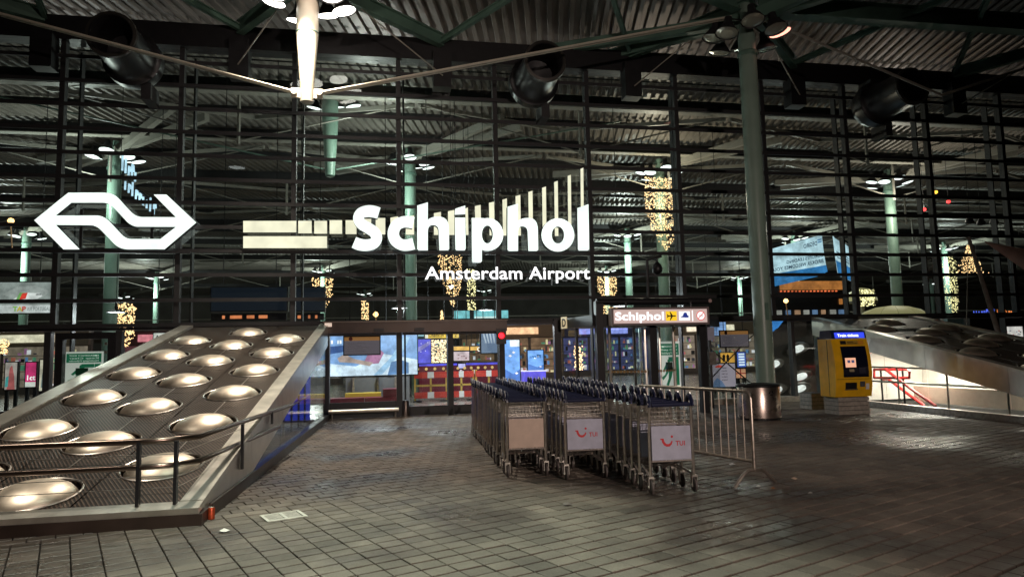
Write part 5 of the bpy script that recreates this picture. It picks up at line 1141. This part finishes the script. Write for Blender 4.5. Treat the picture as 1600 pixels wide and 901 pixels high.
# round white discs glowing beyond the glass next to the ticket machine
for lb, px, py in (('round white lamp low behind the glass by the bin', 1212, 608), ('round white lamp at mid height behind the column edge', 1208, 568), ('round white lamp topmost in the glass by the ticket machine', 1246, 544), ('round white lamp lower in the glass by the ticket machine', 1251, 587), ('round white lamp lowest in the glass by the ticket machine', 1249, 606)):
    c = atY(px, py, 19.4); t = thing('round_lamp', lb, 'lamp', (c.x, c.y, c.z), 'round lamps by the ticket machine')
    part('shade', MB().lathe([(.10,-.12),(.28,-.05),(.34,.02),(.35,.04),(.33,.04)], c, (0,-.7,-1), 20), STEELD, t, True); part('lens', MB().lathe([(.001,.06),(.19,.05),(.19,.0)], c, (0,-.7,-1), 16), E_('rl', (1,1,.97), 1.3), t); part('stem', MB().tube([c+Vector((0,.02,.02)), c+Vector((0,.55,.1))], .02, 6), DARK, t)
solo('grey_partition', 'dull grey partition wall behind the round lamps', 'partition', MB().box(fx(1195,20), fx(1268,20), 20.0, 20.15, 0, 2.28), mat('partition_grey', (.16,.15,.14), .6, noise=.15))

# ================================================================== reflected banners, kiosk, sail, fairy lights
def cloth(name, label, pts, y, m, bulge=.25, n=10):
    """quad (tl,tr,br,bl in pixels) as a hanging cloth with folds and a real thickness"""
    tl, tr, br, bl = [atY(*p, y) for p in pts]
    def S(u, v, k=0.0):
        p = tl.lerp(tr,u).lerp(bl.lerp(br,u), v); return p+Vector((0, bulge*(math.sin(u*7+v*2)*.35+math.sin(u*3.1)*.65)-.0+k, 0))
    return tl, tr, br, bl, S
def cloth_mesh(S, n=14, th=.012, rng=(0,1,0,1), lift=0):
    mb = MB(); vs = []
    for j in range(n+1):
        for i in range(n+1): vs.append(S(rng[0]+(rng[1]-rng[0])*i/n, rng[2]+(rng[3]-rng[2])*j/n, -lift))
    N = len(vs); mb.add(vs+[p+Vector((0,th,0)) for p in vs], [(j*(n+1)+i,j*(n+1)+i+1,(j+1)*(n+1)+i+1,(j+1)*(n+1)+i) for j in range(n) for i in range(n)]+[(N+j*(n+1)+i,N+(j+1)*(n+1)+i,N+(j+1)*(n+1)+i+1,N+j*(n+1)+i+1) for j in range(n) for i in range(n)])
    return mb
def on_cloth(txt, S, u0, u1, v, hv, t, m, mirror=True):
    g = glyphs(txt, .02); a0, a1 = g[0][0], g[-1][1]; fs = [f for a,b,q in g for f in q]
    part('lettering', solid(fs, lambda x, z: S((u1-(u1-u0)*(x-a0)/(a1-a0)) if mirror else (u0+(u1-u0)*(x-a0)/(a1-a0)), v-z/.7*hv, -.02)), m, t)
yb_ = 22.5  # banner reflections in the glass, built as glowing cloth inside the hall
BLW, BLM, BLT = E_('ban_pale', (.60,.84,.97), 1.15), E_('ban_blue', (.06,.32,.78), .75), E_('ban_text', (.02,.10,.25), .35)
bn = thing('lit_banner', 'pale blue glowing banner with reversed dark lettering above the dark kiosk', 'banner', atY(1265,450,yb_))
_,_,_,_,S = cloth('', '', [(1194,392),(1286,366),(1294,424),(1200,438)], yb_, BLW)
part('cloth', cloth_mesh(S), BLW, bn, True)
_,_,_,_,S2 = cloth('', '', [(1204,437),(1294,424),(1286,430),(1212,447)], yb_, BLW)
part('lower_band', cloth_mesh(S, 12, .012, (0,1,.82,1), .01), BLM, bn, True)
part('corner', cloth_mesh(S2, 8), BLM, bn, True)
on_cloth('DEGIRO', S, .66, .90, .24, .11, bn, BLT); on_cloth("EUROPE'S LEADING", S, .36, .97, .58, .09, bn, BLT); on_cloth('BROKER WELCOMES YOU', S, .14, .97, .74, .10, bn, BLT)
part('mark', cloth_mesh(S, 2, .004, (.91,.98,.10,.13), .02), BLM, bn); part('mark', cloth_mesh(S, 2, .004, (.91,.98,.16,.19), .02), BLM, bn)
part('pole', MB().tube([atY(1190,385,yb_+.1), atY(1322,355,yb_+.1)], .03, 6), DARK, bn)
b2_ = thing('lit_banner', 'narrow pale blue glowing banner curving beside the wide one', 'banner', atY(1320,440,yb_))
_,_,_,_,S = cloth('', '', [(1301,366),(1328,386),(1337,440),(1311,430)], yb_, BLW, .15)
part('cloth', cloth_mesh(S), BLW, b2_, True); part('swoosh', cloth_mesh(S, 8, .006, (.0,.9,.62,1), .015), BLM, b2_, True); [part('print_line', cloth_mesh(S, 5, .004, (.15,.85,.36+.07*k,.385+.07*k), .02), BLT, b2_) for k in range(3)]
part('pole', MB().tube([atY(1300,362,yb_+.1), atY(1332,384,yb_+.1)], .03, 6), DARK, b2_)
b3 = thing('lit_banner', 'small blue banner tip hanging between column and bracing', 'banner', atY(1208,520,19.2))
_,_,_,_,S = cloth('', '', [(1204,500),(1228,497),(1216,512),(1205,520)], 19.2, BLM, .06); part('cloth', cloth_mesh(S, 6), E_('ban_blue2', (.06,.30,.85), .8), b3, True); part('pole', MB().tube([atY(1203,498,19.25), atY(1230,495,19.25)], .02, 6), DARK, b3)
kx0, kx1, kz0, kz1 = rect(1208, 1318, 436, 497, 24.0)
kd = thing('dark_kiosk', 'dark kiosk tower with an orange lit rim below the blue banner', 'kiosk', ((kx0+kx1)/2, 24.5, 0))
part('body', MB().box(kx0,kx1,24.0,25.5,0,kz1-.3), mat('kiosk_dark', (.012,.011,.011), .35, noise=.2), kd)
part('header', MB().box(kx0+.3,kx1-.05,23.93,23.99,kz1-.42,kz1-.08), E_('kiosk_or', (1,.35,.08), .55), kd)
for k in range(16): a = kx0+.3+(kx1-kx0-.5)*k/16; part('rim_light', MB().box(a,a+.05,23.92,23.98,kz1-.50,kz1-.45), E_('kiosk_rim', (1,.18,.06), 1.4), kd)
part('side_light', MB().box(kx1-.22,kx1-.1,23.93,23.99,kz0+.75,kz1-1.0), E_('kiosk_or', (1,.4,.1), 1), kd)
for k in range(8): a = kx0+(kx1-kx0)*k/8; part('shelf_item', MB().box(a+.1,a+.1+random.uniform(.12,.3),23.9,23.97,kz0+.15,kz0+.32), E_('shelf_%d' % (k%3), ((.8,.75,.7),(.3,.5,.9),(.9,.5,.3))[k%3], .45), kd)
for lb, px, py in (('bare orange bulb on a short pole at the foot of the dark kiosk', 1228, 470), ('bare warm bulb glowing above the bronze entrance fascia', 587, 491), ('amber bulb beside the cream lantern pole', 17, 345)):
    c = atY(px, py, 22.8 if px > 1000 else 30); s = .09 if px > 1000 else .12; t = thing('bulb_lamp', lb, 'lamp', c); part('bulb', MB().lathe([(.001,-s),(s*.8,-s*.5),(s,0),(s*.7,s*.7),(.001,s)], c, (0,0,1), 12), E_('bulb', (1,.55,.2), 6), t, True); part('pole', MB().tube([c-Vector((0,0,s)), Vector((c.x+.1,c.y,c.z-1.2))], .025, 6), mat('pole_orange', (.5,.25,.1), .4), t)
# cylindrical string of small coloured screens by the column
cs_ = thing('light_totem', 'narrow totem of stacked orange and blue lights by the green column', 'light totem', atY(1199,480,21.0))
for k in range(7): c = atY(1199+k*.4, 440+k*6.2, 21.0); part('cell', MB().box(c.x-.05,c.x+.05,21.0,21.05,c.z-.045,c.z+.045), E_('cell_%d' % (k%3), ((1,.4,.15),(.35,.35,1),(1,.8,.6))[k%3], 1.6), cs_)
part('spine', MB().tube([atY(1199,432,21.1), Vector((atY(1199,480,21.1).x,21.1,0))], .04, 6), BLACK, cs_)
# pale yellow kiosk roofs
for lb, px, w_, py0, py1, y in (('pale yellow domed kiosk roof behind the dark canopy', 1418, 46, 475, 500, 24.0), ('small ribbed yellow kiosk canopy near a fairy light curtain', 1362, 20, 447, 469, 34.0)):
    a = atY(px-w_,py1,y); b = atY(px+w_,py1,y); top = atY(px,py0,y); c = Vector(((a.x+b.x)/2, y+.8, a.z)); rx = (b.x-a.x)/2; h = top.z-a.z
    t = thing('kiosk_roof', lb, 'kiosk', (c.x,c.y,0)); 
    for k in range(12):
        mb = MB(); a0, a1 = 2*math.pi*k/12+.012, 2*math.pi*(k+1)/12-.012; rg = [(1,0),(.93,.38),(.75,.68),(.45,.9),(.02,1)]
        vs = [Vector((c.x+rx*q*math.cos(A_), c.y+rx*q*math.sin(A_), c.z+h*z)) for q, z in rg for A_ in (a0,(a0+a1)/2,a1)]
        mb.add(vs, [(3*i+j,3*i+j+1,3*i+j+4,3*i+j+3) for i in range(4) for j in range(2)]); part('segment', mb, mat('kiosk_yellow', (.50,.46,.22), .5, emit=(.9,.8,.4), es=.28), t, True)
    part('post', MB().tube([(c.x,c.y,0),(c.x,c.y,c.z+h*.9)], .12, 10), mat('kiosk_post', (.3,.28,.2), .5), t)
    part('rim', MB().lathe([(rx*.99,-.12),(rx*1.0,0.),(rx*.97,.01)], c, (0,0,1), 24), mat('kiosk_rim_d', (.12,.11,.08), .5), t)
# brown shade sail on a leaning mast
sy = 16.9
mst = thing('sail_mast', 'leaning grey mast carrying the brown shade sail behind the canopy', 'mast', atY(1563,528,sy))
part('mast', MB().tube([atY(1513,370,sy), atY(1562,526,sy)], [.05,.075], 10), mat('mast_grey', (.20,.17,.15), .5, noise=.2), mst, True); part('rope', MB().tube([atY(1515,374,sy), atY(1536,376,sy)], .012, 5), PALE, mst); part('stay', MB().tube([atY(1513,372,sy), atY(1510,512,sy)], .01, 4), PALE, mst)
def sail_pt(u, v):
    a, b, c = atY(1536,376,sy), atY(1680,392,sy-.9), atY(1680,478,sy-1.5)
    p = a.lerp(b.lerp(c,v), u); return p+Vector((0,-.12*math.sin(u*3.1)*math.sin(v*3.1),-.10*math.sin(u*3.1)*(1-v)))
n = 12; vs = [sail_pt(.02+.98*i/n, j/n) for i in range(n+1) for j in range(n+1)]; N = len(vs); mb = MB()
mb.add(vs+[p+Vector((0,.012,0)) for p in vs], [(i*(n+1)+j,(i+1)*(n+1)+j,(i+1)*(n+1)+j+1,i*(n+1)+j+1) for i in range(n) for j in range(n)]+[(N+i*(n+1)+j,N+i*(n+1)+j+1,N+(i+1)*(n+1)+j+1,N+(i+1)*(n+1)+j) for i in range(n) for j in range(n)])
solo('shade_sail', 'brown fabric shade sail stretched from the leaning mast', 'shade sail', mb, mat('sail_brown', (.62,.42,.36), .7, noise=.15, nscale=4), True)
t, x0, x1, z0, z1 = board('lit_shop_window', 'bright white shop window beyond the dark canopy', 'shop window', 1566, 1598, 510, 528, 21.0, E_('shw', (1,.9,.88), .9)); 
for k in range(14): u, v = random.uniform(.05,.9), random.uniform(.1,.8); put(t,'goods',x0,x1,z0,z1,21.0,E_('gd%d' % (k%4), ((.8,.1,.1),(.3,.3,.5),(.1,.1,.1),(1,1,1))[k%4], .6),(u,u+.06,v,v+.1))
part('wall', MB().box(x0-1.2, x1+3, 21.13, 21.4, 0, z1+.5), BLACK, t)
for lb, s, a, b, c in (('blue neon lettering beyond the leaning mast', '', 1521, 1557, (.1,.16,1)), ('orange neon lettering beyond the leaning mast', '', 1558, 1590, (1,.25,.06))):
    t = thing('neon_lettering', lb, 'sign', atY(a,492,30.0)); p = atY(a,491,30.0); q = atY(b,491,30.0); part('rail', MB().box(p.x,q.x,30.03,30.07,p.z-.06,p.z-.02), DARK, t); strokes(p, (1,0,0), .26, q.x-p.x, 9, t, E_('neon_%d' % a, c, 1.8))
# reflection of an outdoor sign, built as slanting glowing strokes in the hall
ne = thing('slanted_neon', 'slanted blue-white neon lettering reversed beside the mint column', 'sign', atY(215,310,24.0)); p = atY(188,262,24.0); q = atY(247,313,24.0); d = (q-p)
for n_, off, h, wd_ in ((5, Vector((.05,0,.12)), .50, .42), (9, Vector((.15,0,-.52)), .46, .85)): strokes(p+off+Vector((0,-.02,-.2)), d, h, d.length*wd_, n_, ne, E_('neon_bw', (.55,.8,1), 1.5))
part('rail', MB().tube([p+Vector((0,.05,-.2)), q+Vector((0,.05,-.2))], .03, 6), DARK, ne)
for lb, px, py, c in (('small red warning light high in the hall above the dark canopy', 1444, 327, (1,.05,.05)), ('small red warning light nearer the leaning mast, high in the hall', 1482, 315, (1,.05,.05)), ('small amber light above the two red warning lights', 1462, 300, (1,.5,.05))):
    p = atY(px, py, 26); t = thing('warning_light', lb, 'light', p); part('lens', MB().lathe([(.001,-.09),(.07,-.05),(.09,0),(.07,.05)], p, (0,0,1), 10), E_('wl_%d' % px, c, 5), t, True); part('stem', MB().tube([p+Vector((0,0,.05)), Vector((p.x,p.y,10.3))], .012, 5), DARK, t)  # dots of reflected light, built as small hanging lights
for k, (px, py) in enumerate(((1515,345),(1533,347),(1553,346))):
    p = atY(px, py, 23); t = thing('pendant_lamp', 'small black pendant lamp hanging above the fairy light tree', 'lamp', p, 'black pendant lamps'); part('shade', MB().lathe([(.03,.2),(.10,.12),(.17,-.05),(.14,-.12),(.001,-.14)], p, (0,0,1), 12), BLACK, t, True); part('cord', MB().tube([p+Vector((0,0,.2)), Vector((p.x,p.y,10.3))], .01, 4), BLACK, t)

def fairy(label, px0, px1, py0, py1, y, n, m, taper=0.0, s=.035, tree=False):
    x0, x1, z0, z1 = rect(px0, px1, py0, py1, y); t = thing('fairy_lights', label, 'fairy lights', ((x0+x1)/2, y, max(z0,0)), 'fairy light displays')
    mb = MB(); ns_ = max(4, int((x1-x0)/.16)); wires = MB()
    for k in range(ns_):
        u = (k+.5)/ns_; wires.tube([(x0+(x1-x0)*u, y+.05, z1+.05), (x0+(x1-x0)*u, y+.05, z0+(z1-z0)*taper*abs(u-.6)*1.3)], .006, 3, cap=False)
    for _ in range(n):
        v = random.random()
        if tree: u = .5+(random.random()-.5)*(1-v*.9); dy = random.uniform(-.4,.4)*(1-v)
        else:
            k = random.randrange(ns_); u = (k+.5)/ns_+random.uniform(-.45,.45)/ns_; dy = random.uniform(-.12,.12)
            lo_ = taper*abs(u-.6)*1.3
            if v < lo_: continue
        p = Vector((x0+(x1-x0)*u, y+dy, z0+(z1-z0)*v)); r = s*random.uniform(.42,.85)
        mb.add([p+Vector(q)*r for q in ((1,0,0),(-1,0,0),(0,1,0),(0,-1,0),(0,0,1),(0,0,-1))], [(0,2,4),(2,1,4),(1,3,4),(3,0,4),(2,0,5),(1,2,5),(3,1,5),(0,3,5)])
    b = part('bulbs', mb, m, t); b['kind'] = 'stuff'; w_ = part('wires', wires, DARK, t); w_['kind'] = 'stuff'
fairy('wide curtain of warm fairy lights around a mint column top', 1008, 1056, 278, 338, 28.0, 620, FAIRY, 0, .042)
fairy('narrowing tail of fairy lights below the wide curtain', 1015, 1056, 338, 392, 28.0, 380, FAIRY, .9, .042)
fairy('fairy light curtain behind the letters of Amsterdam', 685, 722, 398, 482, 33.0, 560, FAIRY, .9, .045)
fairy('slim strand of fairy lights beside the Amsterdam letters', 730, 743, 420, 497, 34.0, 260, FAIRYG, 0, .042)
fairy('short fairy light curtain next to the dark departure board', 487, 520, 434, 488, 40.0, 330, FAIRY, 1.0, .055)
fairy('tiny strand of fairy lights above the notice board', 565, 576, 466, 500, 42.0, 110, FAIRY, 0, .055)
fairy('fairy light curtain over the emergency exit door', 180, 211, 473, 545, 33.0, 470, FAIRY, .6, .045)
fairy('fairy light curtain to one side of the direction sign', 934, 964, 432, 490, 40.0, 400, FAIRY, 0, .055)
fairy('square fairy light curtain by the small yellow kiosk', 1345, 1366, 452, 478, 33.0, 240, FAIRYG, 0, .045)
fairy('tall strip of pale fairy lights by the leaning mast', 1476, 1496, 400, 492, 33.0, 420, FAIRYG, .3, .042)
fairy('tree of sparkling warm fairy lights behind the leaning mast', 1497, 1534, 382, 428, 30.0, 330, FAIRY, 0, .045, True)
fairy('block of fairy lights between violet screen and sliding door post', 672, 701, 531, 567, 26.5, 420, E_('fairy_hot', (1,.72,.42), 2.6), 0, .04)
fairy('little tree of fairy lights above the sliding door frame', 686, 694, 485, 500, 34.0, 60, FAIRY, 0, .05, True)
fairy('slim fairy light strand inside the revolving door', 898, 910, 540, 578, 21.0, 170, FAIRY, 0, .03)
fairy('small cluster of fairy lights behind the portrait poster', 0, 12, 530, 552, 24.0, 90, FAIRY, 0, .035)
print('objects', len(bpy.data.objects))
